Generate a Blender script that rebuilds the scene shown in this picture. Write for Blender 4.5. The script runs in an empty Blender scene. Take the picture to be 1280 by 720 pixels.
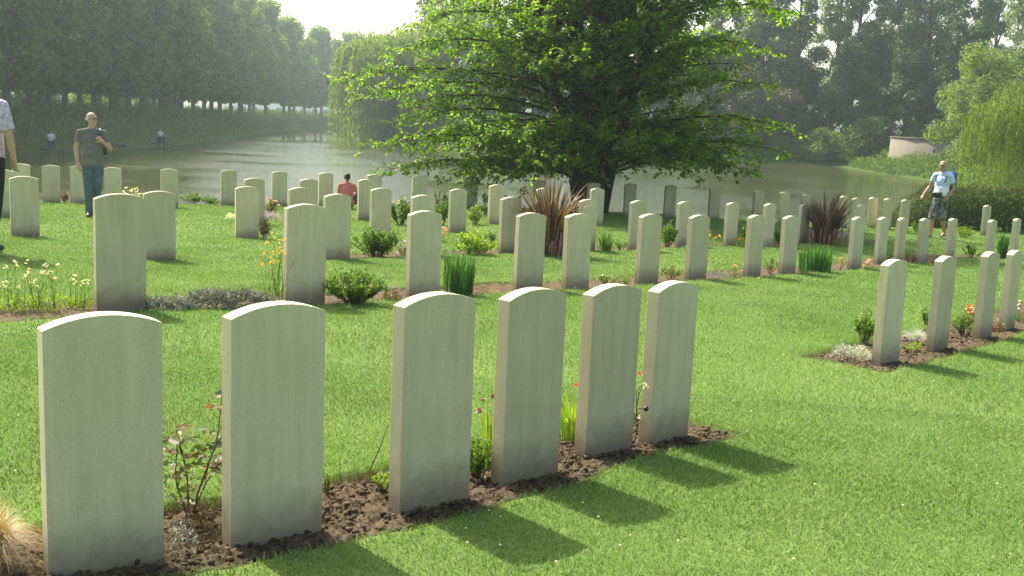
import bpy, bmesh, math, random
import numpy as np
from mathutils import Vector, Matrix
R = math.radians
scene = bpy.context.scene
col = scene.collection
rng = np.random.default_rng(7)
random.seed(7)
CAMZ = 4.0                      # the camera's height over the moat's water (z = 0)

# ------------------------------------------------------------------ helpers
def tag(o, label=None, cat=None, group=None, kind=None):
    if label: o['label'] = label
    if cat: o['category'] = cat
    if group: o['group'] = group
    if kind: o['kind'] = kind
    return o

def empty(name, loc, rz=0.0):
    o = bpy.data.objects.new(name, None); col.objects.link(o)
    o.location = loc; o.rotation_euler = (0, 0, rz); o.empty_display_size = .2
    return o

def mesh_obj(name, V, F, mat, parent=None, smooth=False, loc=None, mats=None, midx=None, attrs=None):
    """V (n,3), F list of (m,k) int arrays or one array"""
    me = bpy.data.meshes.new(name)
    V = np.asarray(V, dtype=np.float32)
    if not isinstance(F, (list, tuple)): F = [F]
    F = [np.asarray(f, dtype=np.int32) for f in F if len(f)]
    me.vertices.add(len(V)); me.vertices.foreach_set('co', V.ravel())
    nl = sum(f.size for f in F); npoly = sum(len(f) for f in F)
    me.loops.add(nl); me.polygons.add(npoly)
    me.loops.foreach_set('vertex_index', np.concatenate([f.ravel() for f in F]))
    tot = np.concatenate([np.full(len(f), f.shape[1], dtype=np.int32) for f in F])
    st = np.concatenate([[0], np.cumsum(tot)[:-1]]).astype(np.int32)
    me.polygons.foreach_set('loop_start', st)
    me.polygons.foreach_set('loop_total', tot)
    if midx is not None: me.polygons.foreach_set('material_index', np.asarray(midx, dtype=np.int32))
    if smooth: me.polygons.foreach_set('use_smooth', np.ones(npoly, dtype=bool))
    if attrs:
        for an, av in attrs.items():
            a = me.attributes.new(an, 'FLOAT', 'POINT'); a.data.foreach_set('value', np.asarray(av, dtype=np.float32))
    me.update(calc_edges=True)
    if mats:
        for m in mats: me.materials.append(m)
    elif mat: me.materials.append(mat)
    o = bpy.data.objects.new(name, me); col.objects.link(o)
    if parent: o.parent = parent
    if loc is not None: o.location = loc
    return o

def copy_thing(src, loc, rz, sc=(1, 1, 1), label=None):
    c = src.copy(); col.objects.link(c); c.location = loc; c.rotation_euler = (0, 0, rz); c.scale = sc
    if label: c['label'] = label
    for ch in src.children:
        d = ch.copy(); col.objects.link(d); d.parent = c
        for g in ch.children:
            e = g.copy(); col.objects.link(e); e.parent = d
    return c

class Geo:
    """collects pieces into one mesh"""
    def __init__(s): s.V = []; s.F = {}; s.n = 0
    def add(s, V, F):
        V = np.asarray(V, float); s.V.append(V)
        for f in (F if isinstance(F, (list, tuple)) else [F]):
            f = np.asarray(f, int)
            if len(f): s.F.setdefault(f.shape[1], []).append(f + s.n)
        s.n += len(V)
    def tube(s, P, rad, sides=8, cap=True):
        P = np.asarray(P, float); n = len(P); rad = np.broadcast_to(rad, (n,))
        T = np.gradient(P, axis=0); T /= np.linalg.norm(T, axis=1)[:, None] + 1e-9
        ref = np.array([0, 0, 1.0]) if abs(T[0][2]) < .9 else np.array([1.0, 0, 0])
        U = []; u = np.cross(T[0], ref); u /= np.linalg.norm(u)
        for t in T:
            u = u - t * (u @ t); u /= np.linalg.norm(u) + 1e-9; U.append(u)
        U = np.array(U); W = np.cross(T, U)
        a = np.linspace(0, 2 * np.pi, sides, endpoint=False)
        V = (P[:, None] + rad[:, None, None] * (np.cos(a)[None, :, None] * U[:, None] + np.sin(a)[None, :, None] * W[:, None])).reshape(-1, 3)
        i = np.arange(n - 1)[:, None] * sides; j = np.arange(sides)[None]; j2 = (j + 1) % sides
        F = np.stack([i + j, i + j2, i + sides + j2, i + sides + j], -1).reshape(-1, 4)
        s.add(V, F)
        if cap:
            k = s.n - len(V)
            s.F.setdefault(sides, []).append(np.array([[k + (n - 1) * sides + q for q in range(sides)]]))
            s.F.setdefault(sides, []).append(np.array([[k + sides - 1 - q for q in range(sides)]]))
    def box(s, c, size, rz=0):
        x, y, z = [q / 2 for q in size]
        V = np.array([[-x, -y, -z], [x, -y, -z], [x, y, -z], [-x, y, -z], [-x, -y, z], [x, -y, z], [x, y, z], [-x, y, z]])
        cc, ss = math.cos(rz), math.sin(rz)
        V = V @ np.array([[cc, ss, 0], [-ss, cc, 0], [0, 0, 1]]) + np.array(c)
        s.add(V, np.array([[0, 3, 2, 1], [4, 5, 6, 7], [0, 1, 5, 4], [1, 2, 6, 5], [2, 3, 7, 6], [3, 0, 4, 7]]))
    def leaves(s, C, D, N, L, W, fold=.25):
        """diamond leaves: base C, direction D, normal N, length L, width W"""
        m = len(C)
        D = D / (np.linalg.norm(D, axis=1)[:, None] + 1e-9)
        S = np.cross(D, N); S /= np.linalg.norm(S, axis=1)[:, None] + 1e-9
        Nn = np.cross(S, D)
        L = np.broadcast_to(L, (m,))[:, None]; W = np.broadcast_to(W, (m,))[:, None]
        mid = C + D * L * .45
        V = np.stack([C, mid + S * W * .5 + Nn * W * fold, C + D * L - Nn * L * .08, mid - S * W * .5 + Nn * W * fold], 1).reshape(-1, 3)
        k = np.arange(m)[:, None] * 4
        s.add(V, np.concatenate([k + np.array([[0, 1, 2]]), k + np.array([[0, 2, 3]])]))
    def build(s, name, mat, parent=None, smooth=False, loc=None, **k):
        return mesh_obj(name, np.concatenate(s.V), [np.concatenate(f) for f in s.F.values()], mat, parent, smooth, loc, **k)

def runit(n, g=rng):
    v = g.normal(size=(n, 3)); return v / np.linalg.norm(v, axis=1)[:, None]

def vnoise(x, y, seed=0):
    """cheap smooth value noise, vectorised"""
    x = np.asarray(x, float); y = np.asarray(y, float)
    xi = np.floor(x).astype(np.int64); yi = np.floor(y).astype(np.int64); fx = x - xi; fy = y - yi
    fx = fx * fx * (3 - 2 * fx); fy = fy * fy * (3 - 2 * fy)
    def h(a, b):
        n = (a * 374761393 + b * 668265263 + seed * 974711) & 0x7fffffff
        n = (n ^ (n >> 13)) * 1274126177 & 0x7fffffff
        return ((n ^ (n >> 16)) & 0xffff) / 65535.0
    return (h(xi, yi) * (1 - fx) + h(xi + 1, yi) * fx) * (1 - fy) + (h(xi, yi + 1) * (1 - fx) + h(xi + 1, yi + 1) * fx) * fy

# ------------------------------------------------------------------ materials
def newmat(name):
    m = bpy.data.materials.new(name); m.use_nodes = True
    nt = m.node_tree; b = nt.nodes['Principled BSDF']
    return m, nt, b
def node(nt, t, **kw):
    n = nt.nodes.new(t)
    for k, v in kw.items():
        if k in n.inputs: n.inputs[k].default_value = v
        else: setattr(n, k, v)
    return n
def ramp(nt, fac, stops, interp='LINEAR'):
    r = nt.nodes.new('ShaderNodeValToRGB'); r.color_ramp.interpolation = interp
    e = r.color_ramp.elements
    while len(e) < len(stops): e.new(.5)
    for el, (p, c) in zip(e, stops): el.position = p; el.color = (*c, 1)
    nt.links.new(fac, r.inputs[0]); return r.outputs[0]
def mixc(nt, fac, a, b, mode='MIX'):
    m = nt.nodes.new('ShaderNodeMix'); m.data_type = 'RGBA'; m.blend_type = mode
    for s, v in ((0, fac), (6, a), (7, b)):
        if hasattr(v, 'links'): nt.links.new(v, m.inputs[s])
        else: m.inputs[s].default_value = v if s == 0 else (*v, 1)
    return m.outputs[2]
def noise(nt, scale, detail=4, vec=None, rough=.55):
    n = node(nt, 'ShaderNodeTexNoise', Scale=scale, Detail=detail, Roughness=rough)
    if vec is not None: nt.links.new(vec, n.inputs['Vector'])
    return n.outputs['Fac']
def objco(nt): return nt.nodes.new('ShaderNodeTexCoord').outputs['Object']
def geopos(nt): return nt.nodes.new('ShaderNodeNewGeometry').outputs['Position']
def bump(nt, b, h, strength=.3, dist=.01):
    n = node(nt, 'ShaderNodeBump', Strength=strength, Distance=dist); nt.links.new(h, n.inputs['Height']); nt.links.new(n.outputs[0], b.inputs['Normal'])

def leafmat(name, cols, trans=.35, rough=.5, spec=.35, tint=(1.5, 1.42, .5)):
    """leaf colours picked per leaf, with light shining through"""
    m, nt, b = newmat(name)
    g = nt.nodes.new('ShaderNodeNewGeometry')
    k = len(cols)
    c = ramp(nt, g.outputs['Random Per Island'], [(i / max(1, k - 1), cc) for i, cc in enumerate(cols)])
    hs = nt.nodes.new('ShaderNodeMapRange'); nt.links.new(noise(nt, 1.1, 3, g.outputs['Position']), hs.inputs[0]); hs.inputs[1].default_value = .3; hs.inputs[2].default_value = .7; hs.inputs[3].default_value = .8; hs.inputs[4].default_value = 1.2
    vm = nt.nodes.new('ShaderNodeVectorMath'); vm.operation = 'SCALE'; nt.links.new(c, vm.inputs[0]); nt.links.new(hs.outputs[0], vm.inputs['Scale']); c = vm.outputs[0]
    nt.links.new(c, b.inputs['Base Color']); b.inputs['Roughness'].default_value = rough
    b.inputs['Specular IOR Level'].default_value = spec
    t = nt.nodes.new('ShaderNodeBsdfTranslucent')
    tc = mixc(nt, 1.0, c, tint, 'MULTIPLY'); nt.links.new(tc, t.inputs['Color'])
    ms = nt.nodes.new('ShaderNodeMixShader'); ms.inputs[0].default_value = trans
    out = nt.nodes['Material Output']
    nt.links.new(b.outputs[0], ms.inputs[1]); nt.links.new(t.outputs[0], ms.inputs[2]); nt.links.new(ms.outputs[0], out.inputs['Surface'])
    return m
def patchy(m):
    nt = m.node_tree; b = nt.nodes['Principled BSDF']; src = b.inputs['Base Color'].links[0].from_socket; p = geopos(nt)
    f = nt.nodes.new('ShaderNodeMapRange'); nt.links.new(noise(nt, .55, 5, p, .6), f.inputs[0]); f.inputs[1].default_value = .42; f.inputs[2].default_value = .72; f.inputs[3].default_value = 0; f.inputs[4].default_value = .6
    nt.links.new(mixc(nt, f.outputs[0], src, (.25, .33, .11)), b.inputs['Base Color'])
def plain(name, c, rough=.7, spec=.3, ns=0, amt=.25, bmp=0, metal=0):
    m, nt, b = newmat(name)
    b.inputs['Roughness'].default_value = rough; b.inputs['Specular IOR Level'].default_value = spec; b.inputs['Metallic'].default_value = metal
    if ns:
        f = noise(nt, ns, 5, objco(nt))
        cc = ramp(nt, f, [(.3, tuple(q * (1 - amt) for q in c)), (.7, tuple(min(1, q * (1 + amt)) for q in c))])
        nt.links.new(cc, b.inputs['Base Color'])
        if bmp: bump(nt, b, f, bmp, .02)
    else: b.inputs['Base Color'].default_value = (*c, 1)
    return m

M = {}
def stone_mat():
    m, nt, b = newmat('portland_stone')
    oc = objco(nt); oi = nt.nodes.new('ShaderNodeObjectInfo')
    sep = nt.nodes.new('ShaderNodeSeparateXYZ'); nt.links.new(oc, sep.inputs[0])
    off = nt.nodes.new('ShaderNodeVectorMath'); off.operation = 'ADD'
    mul = nt.nodes.new('ShaderNodeVectorMath'); mul.operation = 'SCALE'; mul.inputs['Scale'].default_value = 30
    comb = nt.nodes.new('ShaderNodeCombineXYZ'); nt.links.new(oi.outputs['Random'], comb.inputs[0]); nt.links.new(oi.outputs['Random'], comb.inputs[1])
    nt.links.new(comb.outputs[0], mul.inputs[0]); nt.links.new(oc, off.inputs[0]); nt.links.new(mul.outputs[0], off.inputs[1])
    v = off.outputs[0]
    mp = node(nt, 'ShaderNodeMapping', Scale=(9, 9, .9)); nt.links.new(v, mp.inputs['Vector'])
    streak = noise(nt, 2.2, 5, mp.outputs[0]); blotch = noise(nt, 4, 6, v); fine = noise(nt, 160, 3, v, .7)
    base = ramp(nt, blotch, [(.3, (.50, .43, .255)), (.55, (.60, .525, .33)), (.75, (.70, .625, .42))])
    base = mixc(nt, .45, base, ramp(nt, streak, [(.35, (.44, .39, .22)), (.7, (.70, .63, .42))]))
    base = mixc(nt, .35, base, ramp(nt, fine, [(.3, (.36, .34, .20)), (.6, (.61, .56, .38))]))
    # soil splashed on the foot of the stone
    n2 = noise(nt, 14, 5, v)
    a = node(nt, 'ShaderNodeMath', operation='MULTIPLY_ADD'); nt.links.new(n2, a.inputs[0]); a.inputs[1].default_value = .16
    nt.links.new(sep.outputs[2], a.inputs[2])
    f = nt.nodes.new('ShaderNodeMapRange'); nt.links.new(a.outputs[0], f.inputs[0])
    f.inputs[1].default_value = .085; f.inputs[2].default_value = .26; f.inputs[3].default_value = .85; f.inputs[4].default_value = 0
    base = mixc(nt, f.outputs[0], base, (.24, .18, .11))
    # lichen specks
    vo = node(nt, 'ShaderNodeTexVoronoi', Scale=38); nt.links.new(v, vo.inputs['Vector'])
    sp = nt.nodes.new('ShaderNodeMapRange'); nt.links.new(vo.outputs['Distance'], sp.inputs[0]); sp.inputs[1].default_value = .05; sp.inputs[2].default_value = .15; sp.inputs[3].default_value = .35; sp.inputs[4].default_value = 0
    base = mixc(nt, sp.outputs[0], base, (.30, .31, .22))
    hv = nt.nodes.new('ShaderNodeMapRange'); nt.links.new(oi.outputs['Random'], hv.inputs[0]); hv.inputs[3].default_value = .86; hv.inputs[4].default_value = 1.08
    vm = nt.nodes.new('ShaderNodeVectorMath'); vm.operation = 'SCALE'; nt.links.new(base, vm.inputs[0]); nt.links.new(hv.outputs[0], vm.inputs['Scale']); base = vm.outputs[0]
    nt.links.new(base, b.inputs['Base Color']); b.inputs['Roughness'].default_value = .85; b.inputs['Specular IOR Level'].default_value = .25
    bump(nt, b, fine, .35, .002)
    return m
M['stone'] = stone_mat()
def lawn_mat():
    m, nt, b = newmat('lawn_ground')
    p = geopos(nt); at = nt.nodes.new('ShaderNodeAttribute'); at.attribute_name = 'soil'
    big = noise(nt, .5, 4, p); fine = noise(nt, 55, 5, p, .7)
    g = ramp(nt, fine, [(.3, (.055, .10, .018)), (.5, (.10, .17, .03)), (.72, (.17, .24, .06))])
    g = mixc(nt, .45, g, ramp(nt, big, [(.35, (.07, .14, .022)), (.7, (.17, .22, .06))]))
    so = ramp(nt, noise(nt, 30, 6, p, .7), [(.3, (.06, .038, .022)), (.7, (.17, .115, .07))])
    c = mixc(nt, at.outputs['Fac'], g, so)
    nt.links.new(c, b.inputs['Base Color']); b.inputs['Roughness'].default_value = .9; b.inputs['Specular IOR Level'].default_value = .1
    bump(nt, b, fine, .6, .02); return m
M['lawn'] = lawn_mat()
def soil_mat():
    m, nt, b = newmat('soil')
    p = geopos(nt); n1 = noise(nt, 28, 8, p, .72); n2 = noise(nt, 4, 3, p)
    c = ramp(nt, n1, [(.3, (.045, .033, .018)), (.5, (.110, .080, .044)), (.68, (.26, .195, .115))])
    c = mixc(nt, n2, c, (.09, .067, .040)); nt.links.new(c, b.inputs['Base Color'])
    b.inputs['Roughness'].default_value = .95; b.inputs['Specular IOR Level'].default_value = .1
    bump(nt, b, n1, .9, .02); return m
M['soil'] = soil_mat()
def terrain_mat():
    m, nt, b = newmat('bank_grass')
    p = geopos(nt); a = noise(nt, .25, 5, p); f = noise(nt, 3.5, 6, p, .7)
    c = ramp(nt, f, [(.3, (.035, .07, .015)), (.55, (.075, .13, .026)), (.75, (.14, .19, .05))])
    c = mixc(nt, a, c, (.11, .16, .04)); nt.links.new(c, b.inputs['Base Color'])
    b.inputs['Roughness'].default_value = .95; b.inputs['Specular IOR Level'].default_value = .05
    bump(nt, b, f, 1.0, .3); return m
M['terrain'] = terrain_mat()
def water_mat():
    m, nt, b = newmat('moat_water')
    p = geopos(nt)
    b.inputs['Base Color'].default_value = (.055,.058,.022,1); b.inputs['IOR'].default_value = 1.33
    b.inputs['Roughness'].default_value = .03; b.inputs['Specular IOR Level'].default_value = .4
    murk = ramp(nt, noise(nt, .06, 4, p), [(.35, (.048, .053, .015)), (.7, (.066, .069, .021))]); nt.links.new(murk, b.inputs['Base Color'])
    mp = node(nt, 'ShaderNodeMapping', Scale=(.8, 1.6, 1)); mp.inputs['Rotation'].default_value = (0, 0, R(12)); nt.links.new(p, mp.inputs['Vector'])
    n1 = noise(nt, 1.5, 4, mp.outputs[0], .6); n2 = noise(nt, 6.0, 3, mp.outputs[0], .6)
    mx = node(nt, 'ShaderNodeMath', operation='MULTIPLY_ADD'); nt.links.new(n2, mx.inputs[0]); mx.inputs[1].default_value = .45; nt.links.new(n1, mx.inputs[2])
    # still water in the far, sheltered end of the moat
    sep = nt.nodes.new('ShaderNodeSeparateXYZ'); nt.links.new(p, sep.inputs[0])
    mr = nt.nodes.new('ShaderNodeMapRange'); nt.links.new(sep.outputs[1], mr.inputs[0])
    mr.inputs[1].default_value = 128; mr.inputs[2].default_value = 150; mr.inputs[3].default_value = .26; mr.inputs[4].default_value = .015
    pn = nt.nodes.new('ShaderNodeMapRange'); nt.links.new(noise(nt, .09, 3, p), pn.inputs[0]); pn.inputs[1].default_value = .35; pn.inputs[2].default_value = .68; pn.inputs[3].default_value = .35; pn.inputs[4].default_value = 1.5
    ml = node(nt, 'ShaderNodeMath', operation='MULTIPLY'); nt.links.new(mr.outputs[0], ml.inputs[0]); nt.links.new(pn.outputs[0], ml.inputs[1])
    bn = node(nt, 'ShaderNodeBump', Distance=.22); nt.links.new(mx.outputs[0], bn.inputs['Height']); nt.links.new(ml.outputs[0], bn.inputs['Strength'])
    nt.links.new(bn.outputs[0], b.inputs['Normal'])
    return m
M['water'] = water_mat()
def bark(name, c, s=6):
    m, nt, b = newmat(name); oc = objco(nt)
    mp = node(nt, 'ShaderNodeMapping', Scale=(1, 1, .2)); nt.links.new(oc, mp.inputs['Vector'])
    f = noise(nt, s, 6, mp.outputs[0], .7)
    cc = ramp(nt, f, [(.3, tuple(q * .55 for q in c)), (.7, tuple(q * 1.4 for q in c))]); nt.links.new(cc, b.inputs['Base Color'])
    b.inputs['Roughness'].default_value = .95; b.inputs['Specular IOR Level'].default_value = .1
    bump(nt, b, f, .8, .05); return m
M['bark'] = bark('bark_brown', (.10, .075, .05)); M['bark_grey'] = bark('bark_grey', (.13, .135, .085))
M['grass'] = leafmat('grass_blades', [(.060, .135, .020), (.105, .205, .032), (.155, .265, .05), (.215, .31, .075), (.33, .36, .16)], .28, .5, .3, (1.15, 1.25, .6))
patchy(M['grass'])
M['beech'] = leafmat('hornbeam_leaves', [(.055, .14, .014), (.09, .20, .018), (.14, .26, .022), (.22, .34, .03)], .7, .42, .4)
M['avenue'] = leafmat('avenue_leaves', [(.07, .15, .03), (.11, .20, .04), (.16, .25, .05)], .7)
M['avenue2'] = leafmat('avenue_leaves_warm', [(.09, .16, .025), (.14, .22, .04), (.20, .27, .05)], .7)
M['poplar'] = leafmat('poplar_leaves', [(.065, .13, .03), (.11, .18, .045), (.16, .23, .07)], .5, .35, .5)
M['dark'] = leafmat('understory_leaves', [(.045, .10, .022), (.07, .14, .03), (.11, .18, .04)], .5)
M['copper'] = leafmat('copper_leaves', [(.07, .055, .032), (.11, .09, .05), (.09, .11, .04)], .4)
M['willow'] = leafmat('willow_leaves', [(.08, .15, .03), (.13, .21, .04), (.19, .26, .06)], .65)
M['willow_bright'] = leafmat('willow_leaves_bright', [(.09, .16, .022), (.13, .21, .03), (.18, .25, .04)], .55)
M['silver'] = leafmat('silver_willow_leaves', [(.12, .17, .08), (.18, .23, .12), (.26, .30, .18)], .35)
M['ivy'] = leafmat('bank_creeper_leaves', [(.05, .11, .02), (.09, .17, .03), (.14, .22, .045)], .4)
M['hedge'] = leafmat('hedge_leaves', [(.03, .06, .014), (.055, .085, .02), (.10, .12, .03)], .35)
M['bushA'] = leafmat('garden_leaves', [(.045, .11, .015), (.085, .18, .025), (.14, .25, .04)], .45)
M['lime'] = leafmat('lime_leaves', [(.12, .22, .025), (.18, .30, .04), (.25, .34, .06)], .45)
M['iris'] = leafmat('iris_blades', [(.03, .11, .03), (.055, .16, .04), (.09, .21, .05)], .3)
M['phormium'] = leafmat('phormium_blades', [(.07, .035, .03), (.13, .075, .05), (.24, .17, .11), (.09, .06, .035)], .2, .5)
M['silvergrey'] = leafmat('grey_leaves', [(.16, .17, .15), (.25, .26, .24), (.36, .36, .35)], .15)
M['lamb'] = leafmat('woolly_white_leaves', [(.38, .42, .34), (.50, .54, .45), (.62, .64, .56)], .15)
M['straw'] = leafmat('dry_grass', [(.30, .22, .12), (.42, .33, .19), (.55, .46, .30)], .3)
M['roseleaf'] = leafmat('rose_leaves', [(.05, .10, .03), (.09, .16, .04), (.14, .19, .05), (.20, .17, .05), (.17, .075, .035)], .4, .5, .25, (1.2, 1.15, .6))
M['brownleaf'] = leafmat('brown_leaves', [(.14, .07, .03), (.22, .11, .05), (.10, .11, .03)], .3)
M['f_white'] = leafmat('white_petals', [(.65, .63, .58), (.78, .76, .72)], .3)
M['f_yellow'] = leafmat('yellow_petals', [(.75, .42, .05), (.85, .58, .08)], .3)
M['f_purple'] = leafmat('lilac_petals', [(.38, .28, .55), (.52, .42, .66)], .3)
M['f_pink'] = leafmat('pink_petals', [(.70, .36, .38), (.78, .50, .48)], .3)
M['f_red'] = leafmat('red_petals', [(.55, .05, .04), (.70, .10, .07)], .3)
M['f_dead'] = leafmat('withered_petals', [(.24, .11, .09), (.34, .2, .15)], .2)

# ------------------------------------------------------------------ terrain
CF = (-1.40212, -.43629, -.46716, -.126402, .144456, .035963)
ST = {"a": [-11.26, 24.4, -2.35, .337], "b": [-10.765, 24.823, -2.377, 0.337], "c": [-10.147, 24.889, -2.367, 0.346], "d": [-9.36, 24.9, -2.372, 0.359], "e": [-7.88, 24.381, -2.319, 0.378], "f": [-7.12, 26.606, -2.415, 0.409], "g": [-5.976, 27.128, -2.426, 0.441], "h": [-4.932, 27.862, -2.451, 0.467], "i": [-3.542, 26.852, -2.382, 0.497], "j": [-2.465, 27.332, -2.387, 0.52], "l": [-1.206, 29.0, -2.44, 0.528], "m": [0.639, 28.142, -2.412, 0.585], "n": [2.048, 28.138, -2.421, 0.612], "o": [3.113, 29.145, -2.454, 0.601], "p": [4.209, 29.181, -2.456, 0.591], "q": [5.498, 29.613, -2.5, 0.605], "r": [6.646, 29.343, -2.507, 0.649], "s": [7.389, 29.523, -2.525, 0.622], "t": [7.693, 28.42, -2.506, 0.693], "u": [8.935, 29.174, -2.541, 0.695], "v": [8.882, 27.966, -2.513, 0.674], "w": [10.076, 30.246, -2.611, 0.699], "x": [10.483, 30.191, -2.617, 0.698], "y": [10.492, 28.872, -2.554, 0.67], "z": [13.52, 30.74, -2.721, 0.713],
"n1": [-9.39, 19.6, -2.18, 0.45], "n2": [-7.096, 15.465, -1.986, 0.499], "d1": [-4.907, 20.174, -2.172, 0.554], "d2": [-4.156, 21.543, -2.232, 0.603], "d3": [-3.174, 22.862, -2.267, 0.553], "d4": [-0.406, 23.577, -2.304, 0.599], "d5": [0.597, 22.481, -2.267, 0.694], "d6": [1.91, 25.019, -2.377, 0.601],
"e0": [-4.423, 13.311, -1.943, 0.525], "e1": [-4.377, 17.5, -2.142, 0.508], "e2": [-3.304, 16.511, -2.05, 0.602], "e3": [-2.268, 18.17, -2.119, 0.661], "e4": [-2.391, 14.44, -1.968, 0.601], "e5": [-1.339, 15.682, -2.023, 0.654], "e6": [-1.123, 21.155, -2.276, 0.644], "e7": [-0.057, 16.952, -2.089, 0.678], "e8": [1.254, 18.225, -2.16, 0.701], "e9": [2.207, 19.1, -2.207, 0.754], "e10": [3.35, 21.104, -2.328, 0.797], "e11": [4.443, 21.851, -2.357, 0.77], "e12": [5.279, 22.166, -2.364, 0.811], "e13": [6.519, 24.088, -2.473, 0.787], "e14": [8.038, 24.898, -2.485, 0.92],
"B1": [-3.054, 8.274, -1.571, 0.592], "B2": [-1.874, 9.623, -1.706, 0.611], "B3": [-0.903, 10.955, -1.837, 0.686], "B4": [0.203, 12.33, -1.927, 0.621], "B5": [0.778, 12.654, -1.941, 0.69], "B6": [1.765, 13.772, -1.998, 0.73], "B7": [2.553, 14.678, -2.059, 0.711], "B8": [3.57, 15.734, -2.107, 0.818], "B9": [4.298, 16.575, -2.163, 0.77], "B10": [5.918, 18.377, -2.273, 0.8], "B11": [7.015, 20.321, -2.404, 0.832], "B12": [7.594, 20.928, -2.444, 0.862], "B13": [8.092, 21.077, -2.447, 0.832], "B14": [9.516, 23.222, -2.583, 0.847], "B15": [9.752, 21.844, -2.477, 0.842], "B16": [11.119, 23.693, -2.559, 0.865],
"A1": [-1.332, 3.448, -1.561, 0.623], "A2": [-0.839, 3.833, -1.569, 0.715], "A3": [-0.285, 4.34, -1.592, 0.768], "A4": [0.127, 4.838, -1.632, 0.797], "A5": [0.548, 5.447, -1.689, 0.778], "A6": [0.915, 5.804, -1.712, 0.837],
"R1": [3.278, 9.053, -1.91, 0.818], "R2": [4.11, 10.041, -1.97, 0.854], "R3": [4.991, 11.077, -2.017, 0.855], "R4": [5.685, 12.031, -2.088, 0.881]}
SP = np.array([[v[0], v[1], v[2]] for v in ST.values()])
def poly(X, Y):
    x = np.clip(X, -14, 17) / 10; y = np.clip(Y, 0, 34) / 10
    return CF[0] + CF[1] * x + CF[2] * y + CF[3] * x * x + CF[4] * x * y + CF[5] * y * y
SD = SP[:, 2] - poly(SP[:, 0], SP[:, 1])
def lawn_z(X, Y):
    X = np.asarray(X, float); Y = np.asarray(Y, float)
    num = np.zeros(X.shape); den = np.full(X.shape, .35)
    for (sx, sy, _), d in zip(SP, SD):
        w = np.exp(-((X - sx) ** 2 + (Y - sy) ** 2) / (2 * .9 ** 2)); num += w * d; den += w
    return poly(X, Y) + num / den + CAMZ
SHORE = np.array([(-36, 66), (-35.9, 74.6), (-35.8, 82), (-34.1, 91), (-34, 102), (-35.7, 128), (-42, 178), (-45, 205), (-46.5, 240), (-45, 268), (-40, 290), (-30, 306), (-15, 318), (-5, 300), (-12, 270), (-26, 250),
    (-33, 225), (-31, 195), (-24, 168), (-20.8, 158), (-13.8, 146), (-5.4, 126), (5, 128.4), (20.5, 136.5), (30, 134.3), (39.4, 132), (38.5, 122), (37.7, 110), (39.0, 106), (38.2, 99),
    (34, 84), (26.5, 65), (20.5, 50), (15.5, 38), (12.6, 33.2), (10.8, 31.4), (8, 31.0), (5, 30.9), (1.2, 30.6), (0, 31.0), (-1.2, 30.5), (-4, 29.2), (-6.5, 28.3), (-8, 26.9), (-10.5, 26.1), (-13, 25.2), (-20, 23.5), (-40, 21), (-70, 20), (-70, 60)], float)
def sdist(X, Y):
    """distance to the shore, positive on land"""
    X = np.asarray(X, float); Y = np.asarray(Y, float)
    d = np.full(X.shape, 1e9); ins = np.zeros(X.shape, bool)
    n = len(SHORE)
    for i in range(n):
        a = SHORE[i]; b = SHORE[(i + 1) % n]; e = b - a
        t = np.clip(((X - a[0]) * e[0] + (Y - a[1]) * e[1]) / (e @ e), 0, 1)
        d = np.minimum(d, np.hypot(X - a[0] - t * e[0], Y - a[1] - t * e[1]))
        c = ((a[1] > Y) != (b[1] > Y)) & (X < (b[0] - a[0]) * (Y - a[1]) / (b[1] - a[1] + 1e-12) + a[0])
        ins ^= c
    return np.where(ins, -d, d)
def sm(a, b, x):
    t = np.clip((x - a) / (b - a), 0, 1); return t * t * (3 - 2 * t)
def far_z(X, Y):
    X = np.asarray(X, float); Y = np.asarray(Y, float); d = sdist(X, Y)
    left = sm(-20, -32, X - 0 * Y) * sm(55, 62, Y)
    top = 1.3 + 1.2 * left
    z = np.where(d > 0, top * sm(0, 6, d) + .12 * (vnoise(X / 3, Y / 3, 5) - .5) * sm(0, 3, d), -.8 * sm(0, 3, -d))
    z = z + .05
    pr = np.exp(-((X - 47) ** 2 + (Y - 118) ** 2) / (2 * 8.5 ** 2))
    z = np.where(d > 0, np.maximum(z, pr * 1.9 * sm(0, 5, d)), z)
    return z

# beds: polyline through the stones, front/back offsets, end extensions
def bedline(keys, ext0, ext1):
    P = np.array([ST[k][:2] for k in keys]); a = P[0] - P[1]; b = P[-1] - P[-2]
    return np.vstack([P[0] + a / np.linalg.norm(a) * (.19 + ext0), P, P[-1] + b / np.linalg.norm(b) * (.19 + ext1)])
BEDS = {
 'A': (bedline(['A1', 'A2', 'A3', 'A4', 'A5', 'A6'], .6, .28), .22, .44),
 'R': (bedline(['R1', 'R2', 'R3', 'R4'], .42, 3.5), .22, .55),
 'B': (bedline(['B1', 'B2', 'B3', 'B4', 'B5', 'B6', 'B7', 'B8', 'B9', 'B10', 'B11', 'B12', 'B13', 'B14', 'B16'], 2.6, 2), .18, .55),
 'M': (bedline(['e4', 'e5', 'e7', 'e8', 'e9', 'e10', 'e11', 'e12', 'e13', 'e14'], .1, .8), .15, .5),
 'L': (np.array([(-14, 23.9), (-11, 24.8), (-9, 25.3), (-7, 26.6), (-5, 27.8), (-3, 27.9)]), .05, .5),
}
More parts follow.
